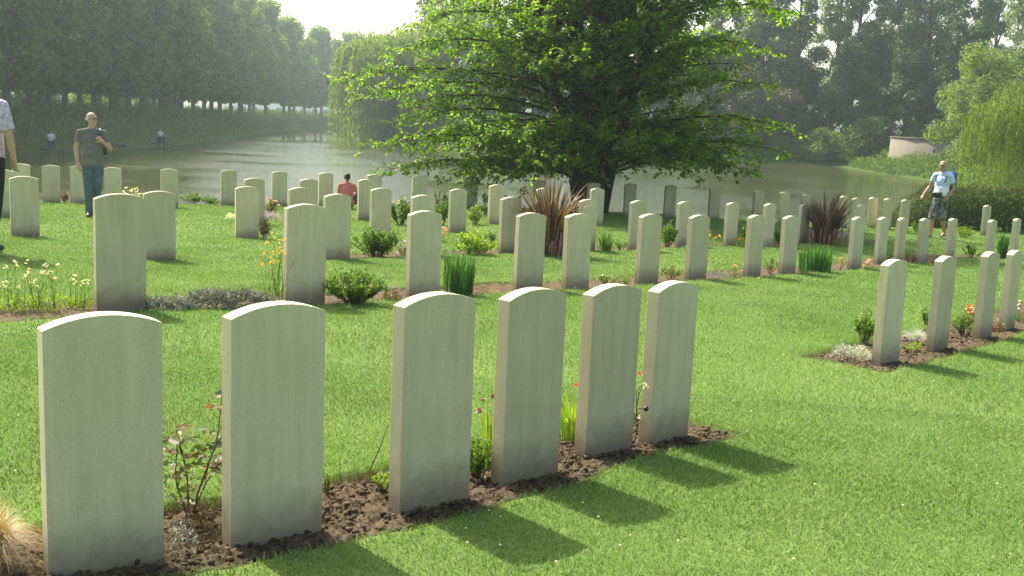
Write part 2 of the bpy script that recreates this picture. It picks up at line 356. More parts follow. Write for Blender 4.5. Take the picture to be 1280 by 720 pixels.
def bed_t(X, Y, bed):
    L, f, b = bed
    bd = np.full(np.shape(X), 1e9); bt = np.full(np.shape(X), 1e9)
    n = len(L)
    for i in range(n - 1):
        a = L[i]; e = L[i + 1] - a; ln = np.linalg.norm(e); u = e / ln
        s = (X - a[0]) * u[0] + (Y - a[1]) * u[1]; t = -(X - a[0]) * u[1] + (Y - a[1]) * u[0]
        lo = 0; hi = ln
        out = np.maximum(np.maximum(-s, s - hi), 0)
        if i not in (0, n - 2) or True: dist = np.hypot(out, t)
        m = dist < bd; bd = np.where(m, dist, bd); bt = np.where(m, np.where(out > .0, np.where((i == 0) & (s < 0) | (i == n - 2) & (s > hi), 1e3, t), t), bt)
    # signed distance inside the strip
    return np.minimum(bt + f, b - bt)      # >0 inside
def bed_in(X, Y):
    r = np.full(np.shape(X), -1e9)
    for k, bd in BEDS.items(): r = np.maximum(r, bed_t(X, Y, bd) + .035 * (vnoise(np.asarray(X) * 7, np.asarray(Y) * 7, 3) - .5) * 2)
    for k in ('e0', 'e1', 'n2', 'e2', 'e3', 'd3', 'd4', 'e6', 'd1', 'd2', 'B15', 'n1', 'd5', 'd6'):
        c = ST[k]; u = (math.cos(c[3]), math.sin(c[3])); s = (X - c[0]) * u[0] + (Y - c[1]) * u[1]; t = -(X - c[0]) * u[1] + (Y - c[1]) * u[0] - .03
        r = np.maximum(r, .1 - np.hypot(s / 2.6, t) + .03 * (vnoise(np.asarray(X) * 8, np.asarray(Y) * 8, 4) - .5))
    return r

def axis(segs):
    out = [segs[0][0]]
    for a, b, st in segs:
        n = max(1, int(round((b - a) / st))); out += list(np.linspace(a, b, n + 1)[1:])
    return np.array(out)
xs = axis([(-60, -16, 2.2), (-16, -5, .16), (-5, -3, .08), (-3, 2.4, .036), (2.4, 7, .07), (7, 17, .14), (17, 60, 2.2)])
ys = axis([(-12, 1.5, .8), (1.5, 2.6, .08), (2.6, 6.8, .036), (6.8, 13, .07), (13, 36, .13)])
GX, GY = np.meshgrid(xs, ys)
gd = sdist(GX, GY)
bi = bed_in(GX, GY)
lz = lawn_z(GX, GY) + .02 * (vnoise(GX * .9, GY * .9, 9) - .5)
edge = .15 + .12 * vnoise(GX * 2.1, GY * 2.1, 8)
GZ = lz - .075 * sm(-.005, .03, bi)
GZ = np.where(gd > edge, GZ, np.where(gd > -.6, GZ * sm(-.1, 1, gd / edge) - .5 * sm(.25, -.6, gd), -.5))
soil = np.maximum(sm(-.012, .012, bi), sm(edge + .03, edge - .05, gd))
ny, nx = GX.shape
idx = np.arange(ny * nx).reshape(ny, nx)
Fq = np.stack([idx[:-1, :-1], idx[:-1, 1:], idx[1:, 1:], idx[1:, :-1]], -1).reshape(-1, 4)
lawn = mesh_obj('lawn', np.stack([GX, GY, GZ], -1).reshape(-1, 3), Fq, M['lawn'], smooth=True, attrs={'soil': soil.ravel()})
tag(lawn, kind='structure')
# wide terrain with the far banks
xf = axis([(-900, -140, 40), (-140, 140, 2.2), (140, 900, 40)]); yf = axis([(-300, -12, 48), (-12, 36, 4), (36, 240, 2.2), (240, 420, 5), (420, 1600, 60)])
TX, TY = np.meshgrid(xf, yf); TZ = far_z(TX, TY)
idx = np.arange(TX.size).reshape(TX.shape)
Fq = np.stack([idx[:-1, :-1], idx[:-1, 1:], idx[1:, 1:], idx[1:, :-1]], -1)
cx = (TX[:-1, :-1] + TX[1:, 1:]) / 2; cy = (TY[:-1, :-1] + TY[1:, 1:]) / 2
keep = ~((np.abs(cx) < 58) & (cy > -12) & (cy < 34))
terrain = mesh_obj('terrain', np.stack([TX, TY, TZ], -1).reshape(-1, 3), Fq[keep], M['terrain'], smooth=True); tag(terrain, kind='structure')
wv = []
water = mesh_obj('water', [(-75, 18, 0), (48, 18, 0), (48, 400, 0), (-75, 400, 0)], np.array([[0, 1, 2, 3]]), M['water']); tag(water, kind='structure')

# ------------------------------------------------------------------ camera
FX = 1340.19; PITCH = .156185; ROLL = -.0434355
fwd = np.array([0, math.cos(PITCH), -math.sin(PITCH)]); up0 = np.array([0, math.sin(PITCH), math.cos(PITCH)]); rt0 = np.array([1.0, 0, 0])
rt = math.cos(ROLL) * rt0 - math.sin(ROLL) * up0; up = math.sin(ROLL) * rt0 + math.cos(ROLL) * up0
cam = bpy.data.objects.new('camera', bpy.data.cameras.new('camera')); col.objects.link(cam)
cam.data.sensor_width = 36; cam.data.lens = 36 * FX / 1280; cam.data.clip_start = .05; cam.data.clip_end = 5000
cam.matrix_world = Matrix(((rt[0], up[0], -fwd[0], 0), (rt[1], up[1], -fwd[1], 0), (rt[2], up[2], -fwd[2], CAMZ), (0, 0, 0, 1)))
scene.camera = cam
def ray(px, py): return fwd + rt * (px - 640) / FX + up * (360 - py) / FX
def gp(px, py, dz=0.0):
    """where the line of sight through a pixel meets the lawn"""
    d = ray(px, py); t = 3.0
    for _ in range(80):
        g = float(lawn_z(d[0] * t, d[1] * t)) + dz
        t += ((CAMZ + d[2] * t) - g) * .8 / (-d[2] + .08)
        t = max(t, 1.5)
    return np.array([d[0] * t, d[1] * t, float(lawn_z(d[0] * t, d[1] * t))])
def at(px, py, Y):
    d = ray(px, py); t = Y / d[1]; return np.array([d[0] * t, Y, CAMZ + d[2] * t])

# ------------------------------------------------------------------ headstones
Hs, Ha, SW, STK = .830, .869, .381, .076
def headstone_mesh(seed):
    g = random.Random(seed)
    bm = bmesh.new(); n = 14; below = .14
    rr = ((SW / 2) ** 2 + (Ha - Hs) ** 2) / (2 * (Ha - Hs)); zc = Ha - rr
    prof = [(-SW / 2, -below), (SW / 2, -below)]
    for i in range(n + 1):
        x = SW / 2 - SW * i / n; prof.append((x, zc + math.sqrt(rr * rr - x * x)))
    fr = [bm.verts.new((x, 0, z)) for x, z in prof]; bk = [bm.verts.new((x, STK, z)) for x, z in prof]
    bm.faces.new(fr); bm.faces.new(bk[::-1]); m = len(prof)
    for i in range(m): bm.faces.new((fr[(i + 1) % m], fr[i], bk[i], bk[(i + 1) % m]))
    bmesh.ops.recalc_face_normals(bm, faces=bm.faces)
    ed = [e for e in bm.edges if e.calc_face_angle(0) > .5]
    bmesh.ops.bevel(bm, geom=ed, offset=.0028, segments=2, affect='EDGES', profile=.6)
    me = bpy.data.meshes.new('headstone'); bm.to_mesh(me); bm.free(); me.materials.append(M['stone']); return me
hm = headstone_mesh(1)
ORD = ['first', 'second', 'third', 'fourth', 'fifth', 'sixth', 'seventh', 'eighth', 'ninth', 'tenth', 'eleventh', 'twelfth', 'thirteenth', 'fourteenth', 'fifteenth', 'sixteenth', 'seventeenth', 'eighteenth', 'nineteenth', 'twentieth', 'twenty-first', 'twenty-second', 'twenty-third', 'twenty-fourth', 'twenty-fifth']
LAB = {'A1': 'largest headstone, at the lower left beside the dry grass tuft', 'A2': 'large foreground headstone just right of the reddish rose bush',
 'A3': 'foreground headstone, third from left in the nearest row, bare soil on its left', 'A4': 'foreground headstone, fourth from left in the nearest row, strappy green leaves on its right',
 'A5': 'foreground headstone, fifth from left in the nearest row of six', 'A6': 'last headstone at the right end of the nearest row, withered rose against its edge',
 'R1': 'headstone at the left end of the short right row, beside white woolly plants', 'R2': 'second headstone from the left in the short row at right, fine grass tuft beside it',
 'R3': 'third headstone in the short row at right, red and white flowers beside it', 'R4': 'headstone cut by the right edge in the short row at right',
 'B1': 'wide headstone left of the silvery ribbon of grey plants', 'B2': 'headstone between the yellow flowers and the glossy green shrub', 'B3': 'headstone immediately left of the tall iris clump in the second row',
 'B9': 'headstone immediately left of the right hand iris clump', 'e8': 'headstone just right of the large bronze sword leaved plant', 'n2': 'headstone near the left edge, in front of the man in the patterned shirt',
 'z': 'single headstone standing before the dark hedge at far right', 'e0': 'headstone overlapped by the wide headstone at left, alone on open lawn', 'e4': 'headstone directly below the seated person in red',
 'c': 'headstone by the water, behind the left arm of the man in grey', 'd': 'headstone by the water, just right of the man in grey', 'n': 'headstone by the water at the foot of the big tree'}
ROWS = [(['A1', 'A2', 'A3', 'A4', 'A5', 'A6'], 'the nearest row'), (['R1', 'R2', 'R3', 'R4'], 'the short row at right'),
 (['B1', 'B2', 'B3', 'B4', 'B5', 'B6', 'B7', 'B8', 'B9', 'B10', 'B11', 'B12', 'B13', 'B14', 'B15', 'B16'], 'the long second row'),
 (['e0', 'e4', 'e5', 'e7', 'e8', 'e9', 'e10', 'e11', 'e12', 'e13', 'e14'], 'the third row, level with bronze plants'),
 (['n2', 'e1', 'e2', 'e3', 'e6'], 'the short fourth row left of the bronze plant'), (['n1', 'd1', 'd2', 'd3', 'd4', 'd5', 'd6'], 'the fifth row, before the waterside row'),
 (list('abcdefghijlmnopqrstuvwxyz'), 'the farthest row along the water')]
for keys, rn in ROWS:
    for i, k in enumerate(keys):
        X, Y, Z, yaw = ST[k]
        o = bpy.data.objects.new('headstone', hm); col.objects.link(o)
        g = random.Random(k)
        o.location = (X, Y, Z + CAMZ); o.rotation_euler = (R(g.uniform(-.35, .35)), R(g.uniform(-.3, .3)), yaw)
        tag(o, LAB.get(k, '%s headstone from left in %s' % (ORD[i], rn)), 'headstone', 'pale headstones in rows on the lawn')

# ------------------------------------------------------------------ soil beds and clods
def soil_bed(key, ds):
    L, f, b = BEDS[key]
    seg = np.linalg.norm(np.diff(L, axis=0), axis=1); S = np.concatenate([[0], np.cumsum(seg)])
    s = np.arange(0, S[-1], ds); t = np.arange(-f - .03, b + .03, ds)
    cxy = np.stack([np.interp(s, S, L[:, 0]), np.interp(s, S, L[:, 1])], -1); tg = np.gradient(cxy, axis=0)
    k = max(3, int(.35 / ds)); ker = np.ones(k) / k
    tg = np.stack([np.convolve(np.pad(tg[:, q], k // 2, 'edge'), ker, 'same')[k // 2:k // 2 + len(s)] for q in (0, 1)], -1)
    tg /= np.linalg.norm(tg, axis=1)[:, None]; nm = np.stack([-tg[:, 1], tg[:, 0]], -1)
    X = cxy[:, None, 0] + nm[:, None, 0] * t[None]; Y = cxy[:, None, 1] + nm[:, None, 1] * t[None]
    n = sum(a * (vnoise(X * q, Y * q, 20 + int(q)) - .5) for a, q in ((.018, 9), (.020, 22), (.024, 48), (.022, 95)))
    Z = lawn_z(X, Y) - .035 + n
    idx = np.arange(X.size).reshape(X.shape)
    F = np.stack([idx[:-1, :-1], idx[1:, :-1], idx[1:, 1:], idx[:-1, 1:]], -1).reshape(-1, 4)
    o = mesh_obj('soil_bed', np.stack([X, Y, Z], -1).reshape(-1, 3), F, M['soil'], smooth=False)
    return tag(o, kind='structure')
for k, ds in (('A', .011), ('R', .02), ('B', .04), ('M', .05), ('L', .06)): soil_bed(k, ds)
ico = bmesh.new(); bmesh.ops.create_icosphere(ico, subdivisions=1, radius=1); IV = np.array([v.co[:] for v in ico.verts]); IF = np.array([[v.index for v in f.verts] for f in ico.faces]); ico.free()
def clods(key, n, s0, s1, srange=None):
    L, f, b = BEDS[key]; g = Geo(); r = np.random.default_rng(5)
    seg = np.linalg.norm(np.diff(L, axis=0), axis=1); S = np.concatenate([[0], np.cumsum(seg)])
    for _ in range(n):
        s = r.uniform(0, min(S[-1], srange or 1e9)); t = r.uniform(-f + .01, b - .02); i = min(len(seg) - 1, np.searchsorted(S, s) - 1 if s > 0 else 0)
        u = (L[i + 1] - L[i]) / seg[i]; p = L[i] + u * (s - S[i]) + np.array([-u[1], u[0]]) * t
        if abs(bed_t(p[0], p[1], BEDS[key])) > 5: continue
        sz = s0 + (s1 - s0) * r.random() ** 3
        V = IV * (1 + r.uniform(-.32, .32, (len(IV), 1))) * sz * np.array([1, r.uniform(.6, 1), r.uniform(.5, .8)])
        a = r.uniform(0, 6.28); c, q = math.cos(a), math.sin(a); V = V @ np.array([[c, q, 0], [-q, c, 0], [0, 0, 1]])
        g.add(V + np.array([p[0], p[1], float(lawn_z(p[0], p[1])) - .03 + sz * .4]), IF)
    return tag(g.build('soil_clods', M['soil']), kind='stuff', label='crumbly brown clods of earth around the ' + ('nearest headstones' if key == 'A' else 'right hand headstones'), cat='soil')
clods('A', 4600, .003, .018); clods('R', 1500, .005, .018, 3.6)

# ------------------------------------------------------------------ grass blades
def blades(name, y0, y1, dens, h0, h1, w, two, seed, label):
    r = np.random.default_rng(seed)
    xm = .56 * y1 + 3.4; n = int(dens * (y1 - y0) * 2 * xm)
    X = r.uniform(-xm, xm, n); Y = r.uniform(y0, y1, n)
    k = (np.abs(X) < .54 * Y + 1.0 + 2.2 * (X > 0) * (Y < 12))
    X, Y = X[k], Y[k]
    dsh = sdist(X, Y); bb = bed_in(X, Y)
    k = (dsh > .3) & (bb < r.uniform(-.02, .015, len(X))); X, Y, bb = X[k], Y[k], bb[k]
    n = len(X); Z = lawn_z(X, Y) + .02 * (vnoise(X * .9, Y * .9, 9) - .5) - .004
    h = r.uniform(h0, h1, n) * (.75 + .5 * vnoise(X * 2.3, Y * 2.3, 31)) * np.where(bb > -.05, 1.35, 1)
    a = r.uniform(0, 2 * np.pi, n); lean = r.uniform(.15, .95, n)
    dx, dy = np.cos(a), np.sin(a); b2 = r.uniform(0, 2 * np.pi, n); sx, sy = np.cos(b2), np.sin(b2)
    w = w * r.uniform(.6, 1.3, n)
    P = np.stack([X, Y, Z], -1); D = np.stack([dx * lean, dy * lean, np.ones(n)], -1); S = np.stack([sx, sy, np.zeros(n)], -1) * w[:, None] / 2
    if two:
        mid = P + D * (h * .5)[:, None] * np.array([.6, .6, 1.0]); tip = P + D * h[:, None] * np.array([1.25, 1.25, .85])
        V = np.stack([P - S, P + S, mid + S * .8, mid - S * .8, tip], 1).reshape(-1, 3); k5 = np.arange(n)[:, None] * 5
        return tag(mesh_obj(name, V, [k5 + np.array([[0, 1, 2, 3]]), k5 + np.array([[3, 2, 4]])], M['grass']), label, 'grass', kind='stuff')
    tip = P + D * h[:, None]
    V = np.stack([P - S, P + S, tip], 1).reshape(-1, 3); k3 = np.arange(n)[:, None] * 3
    return tag(mesh_obj(name, V, k3 + np.array([[0, 1, 2]]), M['grass']), label, 'grass', kind='stuff')
blades('grass', 2.2, 7, 10000, .014, .032, .0034, True, 1, 'short mown grass around the nearest row of headstones')
blades('grass', 7, 15, 3600, .016, .034, .0058, False, 2, 'short mown grass around the second row of headstones')
blades('grass', 15, 31.5, 1200, .018, .036, .011, False, 3, 'short mown grass beyond the second row down to the water')
# clover and daisy heads
g = Geo(); r = np.random.default_rng(11)
for _ in range(130):
    Y = 2.8 + 14 * r.random() ** 1.3; X = r.uniform(-.5, .5) * Y
    if bed_in(np.array([X]), np.array([Y]))[0] > -.05: continue
    s = r.uniform(.004, .007); V = IV * s * np.array([1, 1, .7]) + np.array([X, Y, float(lawn_z(X, Y)) + .032]); g.add(V, IF)
tag(g.build('daisies', M['f_white']), 'tiny white daisy and clover heads dotted over the mown lawn', 'flowers', kind='stuff')
# ------------------------------------------------------------------ garden plants
def Z0(x, y): return float(lawn_z(x, y))
def plant_root(name, px, py, label, cat, group=None):
    p = gp(px, py); b = bed_in(np.array([p[0]]), np.array([p[1]]))[0]
    e = empty(name, (p[0], p[1], p[2] - (.03 if b > 0 else 0))); tag(e, label, cat, group); return e, p
def bush(name, px, py, wpx, hpx, leaf, mat, label, cat='shrub', n=900, flowers=None, seed=0, flat=1.0, stem='bark'):
    """leafy shrub wpx wide and hpx high in the photograph"""
    r = np.random.default_rng(seed + int(px * 7 + py)); e, p = plant_root(name, px, py, label, cat)
    s = p[1] / FX; rad = wpx * s / 2; h = hpx * s * 1.02; g = Geo(); st = Geo()
    n = int(n * 1.5); ns = max(8, int(n / 38)); C = []; D = []
    for i in range(ns):
        a = r.uniform(0, 6.283); q = math.sqrt(r.random()); top = np.array([math.cos(a) * q * rad, math.sin(a) * q * rad * flat, h * (1 - .45 * q * q) * r.uniform(.75, 1.05)])
        b0 = np.array([top[0] * .25, top[1] * .25, 0]); midp = (b0 + top) / 2 + np.array([top[0] * .12, top[1] * .12, h * .12])
        t = np.linspace(0, 1, 7)[:, None]; P = (1 - t) ** 2 * b0 + 2 * t * (1 - t) * midp + t ** 2 * top
        st.tube(P, np.linspace(.004, .0012, 7) * max(1, h * 2), 5, False)
        k = int(n / ns); tt = r.uniform(.22, 1.0, k); Pk = (1 - tt[:, None]) ** 2 * b0 + 2 * tt[:, None] * (1 - tt[:, None]) * midp + tt[:, None] ** 2 * top
        d = runit(k, r); d[:, 2] = np.abs(d[:, 2]) * .6 + .25; C.append(Pk + r.normal(size=(k, 3)) * leaf * .35); D.append(d)
    C = np.vstack(C); D = np.vstack(D); C[:, 2] = np.maximum(C[:, 2], .01); m = len(C)
    N = runit(m, r); N[:, 2] += 1.2
    g.leaves(C, D, N, leaf * r.uniform(.6, 1.25, m), leaf * .5 * r.uniform(.7, 1.2, m))
    g.build('foliage', M[mat], e); st.build('stems', M[stem], e)
    if flowers:
        fm, fn, fs = flowers; blossoms(e, fm, fn, fs, rad * .9, rad * .9 * flat, h, r)
    return e
def blossoms(e, fm, fn, fs, rx, ry, h, r, zlo=.75):
    me = bloom_mesh(fm, fs)
    for _ in range(fn):
        a = r.uniform(0, 6.283); q = math.sqrt(r.random()); c = (math.cos(a) * q * rx, math.sin(a) * q * ry, h * r.uniform(zlo, 1.05) * (1 - .3 * q * q))
        bloom(me, e, c, r)
def bloom_mesh(fm, fs, k=11):
    r = np.random.default_rng(int(fs * 5000)); f = Geo(); aa = np.linspace(0, 12.566, k, endpoint=False); lift = np.linspace(.05, 1.3, k)
    D = np.stack([np.cos(aa), np.sin(aa), lift], -1); f.leaves(np.zeros((k, 3)), D, np.tile([0, 0, 1.0], (k, 1)) + r.normal(size=(k, 3)) * .2, fs, fs * .75)
    o = f.build('flower', M[fm]); me = o.data; bpy.data.objects.remove(o); return me
def bloom(me, e, c, r):
    o = bpy.data.objects.new('flower', me); col.objects.link(o); o.parent = e; o.location = c; o.rotation_euler = (r.normal() * .4, r.normal() * .4, r.uniform(0, 6.28)); s = r.uniform(.8, 1.2); o.scale = (s, s, s)
def straps(name, px, py, wpx, hpx, mat, label, cat='plant', n=120, bw=.012, arch=.5, spread=.5, dead=None, seed=0):
    """clump of sword or ribbon leaves"""
    r = np.random.default_rng(seed + int(px * 3 + py)); e, p = plant_root(name, px, py, label, cat)
    s = p[1] / FX; rad = wpx * s / 2; h = hpx * s; g = Geo(); K = 7
    for i in range(n):
        a = r.uniform(0, 6.283); q = math.sqrt(r.random()); b0 = np.array([math.cos(a), math.sin(a), 0]) * rad * spread * q
        a2 = a + r.normal() * .5; L = h * r.uniform(.6, 1.08); out = np.array([math.cos(a2), math.sin(a2), 0]) * (rad * (1 - spread * q) * r.uniform(.3, 1.0))
        t = np.linspace(0, 1, K); w = bw * r.uniform(.7, 1.2) * np.array([.7, .95, 1, .95, .8, .5, .04])
        P = b0 + out * (t[:, None] ** (1.5)) + np.array([0, 0, 1.0]) * (L * (t - arch * (r.uniform(.4, 1.1)) * q * t ** 3))[:, None]
        b3 = a2 + 1.57 + r.normal() * .5; S = np.array([math.cos(b3), math.sin(b3), 0]) * w[:, None] / 2; fo = np.array([0, 0, 0])
        V = np.stack([P - S, P + S], 1).reshape(-1, 3); k = np.arange(K - 1)[:, None] * 2
        g.add(V, k + np.array([[0, 1, 3, 2]]))
    g.build('blades', M[mat], e)
    return e
def mat_plant(name, px, py, wpx, hpx, leaf, mat, label, n=1500, ang=0, dep=.35, cat='plant'):
    """low mound of narrow leaves"""
    r = np.random.default_rng(int(px * 5 + py)); e, p = plant_root(name, px, py, label, cat)
    s = p[1] / FX; rx = wpx * s / 2; h = hpx * s; e.rotation_euler = (0, 0, ang); ry = dep
    u = r.uniform(-1, 1, (n, 2)); u = u[(u ** 2).sum(1) < 1]; m = len(u)
    lump = vnoise(u[:, 0] * 4 + 9, u[:, 1] * 2, 3) * .6 + .55
    hz = h * lump * np.sqrt(np.maximum(0, 1 - (u ** 2).sum(1))); C = np.stack([u[:, 0] * rx, u[:, 1] * ry, hz * r.uniform(.35, .9, m)], -1)
    D = runit(m, r); D[:, 2] = np.abs(D[:, 2]) * .7 + .2; g = Geo()
    g.leaves(C, D, runit(m, r) + np.array([0, 0, .8]), leaf * r.uniform(.6, 1.3, m), leaf * .26)
    g.build('foliage', M[mat], e); return e
def stems(name, px, py, wpx, hpx, n, lm, fm, fs, label, cat='flowers', leaf=.03, low=220, seed=0, nf=3):
    """tall thin stems with flower heads over low leaves"""
    r = np.random.default_rng(seed + int(px * 11 + py)); e, p = plant_root(name, px, py, label, cat)
    s = p[1] / FX; rx = wpx * s / 2; h = hpx * s; st = Geo(); g = Geo(); me = bloom_mesh(fm, fs, 7); C = []; D = []
    for i in range(n):
        b0 = np.array([r.uniform(-rx, rx) * .8, r.uniform(-rx, rx) * .5, 0]); H = h * r.uniform(.5, 1.05); top = b0 + np.array([r.normal() * .12 * H, r.normal() * .12 * H, H])
        t = np.linspace(0, 1, 5)[:, None]; P = b0 + (top - b0) * t + np.array([1, 0, 0]) * np.sin(t * 3.1) * r.normal() * .02
        st.tube(P, np.linspace(.0028, .0012, 5), 4, False)
        k = 6; tt = r.uniform(.05, .8, k)[:, None]; C.append(b0 + (top - b0) * tt); d = runit(k, r); d[:, 2] = abs(d[:, 2]) * .5 + .2; D.append(d)
        for q in range(nf):
            bloom(me, e, top + r.normal(size=3) * fs * (1.0 if q else 0), r)
    k = low; C.append(np.stack([r.uniform(-rx, rx, k), r.uniform(-rx, rx, k) * .6, r.random(k) ** 1.5 * h * .32], -1)); d = runit(k, r); d[:, 2] = abs(d[:, 2]) + .3; D.append(d)
    C = np.vstack(C); D = np.vstack(D); m = len(C)
    g.leaves(C, D, runit(m, r) + np.array([0, 0, 1]), leaf * r.uniform(.7, 1.5, m), leaf * .35)
    st.build('stems', M['bushA'], e); g.build('foliage', M[lm], e); return e
def tuft(name, px, py, wpx, hpx, mat, label, n=900, bw=.0022, cat='ornamental grass', out=1.0):
    r = np.random.default_rng(int(px + py * 3)); e, p = plant_root(name, px, py, label, cat)
    s = p[1] / FX; rad = wpx * s / 2; h = hpx * s; K = 7; a = r.uniform(0, 6.283, n); L = r.uniform(.55, 1.15, n); lean = r.random(n) ** .7
    t = np.linspace(0, 1, K)
    rr = (.12 * rad + rad * 1.05 * lean * out)[:, None] * t[None] ** 1.25
    zz = (h * L)[:, None] * (1.25 * t[None] - (.25 + .85 * lean[:, None]) * t[None] ** 2.3)
    aa = a[:, None] + (r.normal(size=n) * .35)[:, None] * t[None]
    P = np.stack([np.cos(aa) * rr, np.sin(aa) * rr, np.maximum(zz, .004)], -1)
    b = a + 1.57 + r.normal(size=n) * .6; S = np.stack([np.cos(b), np.sin(b), 0 * b], -1)[:, None] * (bw * (1 - t * .85) / 2)[None, :, None]
    V = np.stack([P - S, P + S], 2).reshape(-1, 3); k = (np.arange(n)[:, None] * K + np.arange(K - 1)[None]).reshape(-1, 1) * 2
    mesh_obj('blades', V, k + np.array([[0, 1, 3, 2]]), M[mat], e); return e

# rose bush between the first two stones: real branching canes and broad leaflets
def rose(px, py, h, label, seed=3, spread=.3, ncane=5, leafL=.034, mats=('roseleaf', 'bark')):
    r = np.random.default_rng(seed); e, p = plant_root('rose_bush', px, py, label, 'rose bush'); st = Geo(); C = []; D = []; Ls = []
    def cane(b, d, L, rad, depth):
        n = 8; P = [b]; dd = d / np.linalg.norm(d)
        for i in range(n):
            dd = dd + r.normal(size=3) * .10 + np.array([0, 0, .06]); dd /= np.linalg.norm(dd); P.append(P[-1] + dd * L / n)
        P = np.array(P); st.tube(P, np.linspace(rad, rad * .5, n + 1), 6)
        for i in range(2, n + 1):
            if r.random() < .62:
                a = r.uniform(0, 6.283); s = np.array([math.cos(a), math.sin(a), .35]); pl = P[i]; pe = pl + s * leafL * 1.1; st.tube(np.array([pl, (pl + pe) / 2 + [0, 0, .004], pe]), [.0012, .001, .0008], 4, False)
                side = np.cross(s, [0, 0, 1.0])
                for q, (f, sg) in enumerate(((.55, 1), (.55, -1), (1, 1), (1, -1), (1.1, 0))):
                    C.append(pl + (pe - pl) * f); D.append(s * (.4 if sg else 1) + side * sg + np.array([0, 0, -.25])); Ls.append(leafL * r.uniform(.7, 1.2))
            if depth and i in (3, 5, 6) and r.random() < .6:
                a = r.uniform(0, 6.283); cane(P[i], np.array([math.cos(a) * .8, math.sin(a) * .8, 1]), L * .45, rad * .6, depth - 1)
    for i in range(ncane):
        a = 6.283 * i / ncane + r.uniform(-.4, .4); q = 0 if i == 0 else spread * r.uniform(.4, 1)
        cane(np.array([math.cos(a) * .012, math.sin(a) * .012, -.02]), np.array([math.cos(a) * q, math.sin(a) * q, 1.0]), h * (1.0 if i == 0 else r.uniform(.55, .85)), .0055 if i == 0 else .004, 1)
    g = Geo(); C = np.array(C); D = np.array(D); m = len(C); g.leaves(C, D, np.tile([0, 0, 1.0], (m, 1)) + r.normal(size=(m, 3)) * .45, np.array(Ls), np.array(Ls) * .62, .12)
    g.build('leaves', M[mats[0]], e); st.build('canes', M[mats[1]], e); return e
# nearest bed
rose(238, 632, .45, 'rose bush with coppery young leaves between the two nearest headstones', spread=.38, leafL=.046, ncane=4, seed=6)
tuft('dry_grass_tuft', -12, 702, 140, 112, 'straw', 'dry straw coloured grass tuft at the lower left corner', n=1700, bw=.003)
mat_plant('grey_leaved_plant', 224, 680, 50, 56, .016, 'silvergrey', 'small blue-grey leaved plant on the soil right of the nearest headstone', 420, dep=.08)
bush('seedling', 480, 606, 30, 26, .022, 'lime', 'small bright green seedling at the foot of the third near headstone', 'plant', 110)
bush('seedling', 409, 612, 12, 34, .012, 'lime', 'tiny thin weed on soil right of the second near headstone', 'plant', 40)
st = Geo(); a = gp(461, 590); b = gp(461, 590) + np.array([.075, .06, .21]); st.tube([a, (a + b) / 2 + [.006, 0, 0], b], [.003, .0026, .0018], 6)
tag(st.build('twig', M['bark']), 'thin bare twig stuck in the soil left of the third near headstone', 'twig')
bush('leafy_plant', 597, 590, 44, 62, .026, 'bushA', 'small leafy plant between the third and fourth near headstones', 'plant', 380)
e = straps('strappy_plant', 612, 576, 40, 96, 'lime', 'strappy green plant with faded flowers, between third and fourth near headstones', n=20, bw=.014, arch=.3)
blossoms(e, 'f_dead', 4, .022, .06, .05, .38, np.random.default_rng(2), .75)
e = straps('strappy_plant', 716, 543, 62, 72, 'lime', 'strappy yellow green plant with red dead flowers, between fourth and fifth near headstones', n=60, bw=.016, arch=.55)
blossoms(e, 'f_red', 2, .02, .03, .03, .40, np.random.default_rng(4), .95)
# withered rose by the last near stone
def withered(px, py):
    e, p = plant_root('withered_rose', px, py, 'withered rose stem with pale dead blooms and a dark round hip', 'rose'); st = Geo()
    P = np.array([[0, 0, 0], [.015, -.005, .1], [.0, 0, .2], [.01, -.01, .29], [.028, -.015, .34]]); st.tube(P, [.004, .0035, .003, .0025, .002], 6)
    P2 = np.array([[.0, 0, .2], [.02, -.03, .205], [.038, -.05, .212]]); st.tube(P2, [.0035, .003, .0025], 5)
    P3 = np.array([[.0, 0, .22], [-.008, -.02, .30], [.02, -.045, .345]]); st.tube(P3, [.0025, .002, .0018], 5)
    st.build('stem', M['bark'], e); r = np.random.default_rng(8)
    for c, s, k in (((.035, -.055, .335), .024, 16), ((.012, -.045, .165), .018, 10), ((.03, -.04, .35), .014, 8)):
        f = Geo(); d = runit(k, r); f.leaves(np.repeat(np.array([c]), k, 0), d, runit(k, r), s, s * .6); f.build('dead_bloom', M['f_white'], e)
    f = Geo(); d = runit(9, r); f.leaves(np.repeat(np.array([[.004, -.02, .40]]), 9, 0), d, runit(9, r), .016, .012); f.build('red_bud', M['f_red'], e)
    h = Geo(); h.add(IV * .019 + np.array([.046, -.056, .215]), IF); o = h.build('hip', plain('black_hip', (.012, .011, .012), .25, .6), e, smooth=True)
    md = o.modifiers.new('sub', 'SUBSURF'); md.levels = 2; md.render_levels = 2
withered(793, 548)
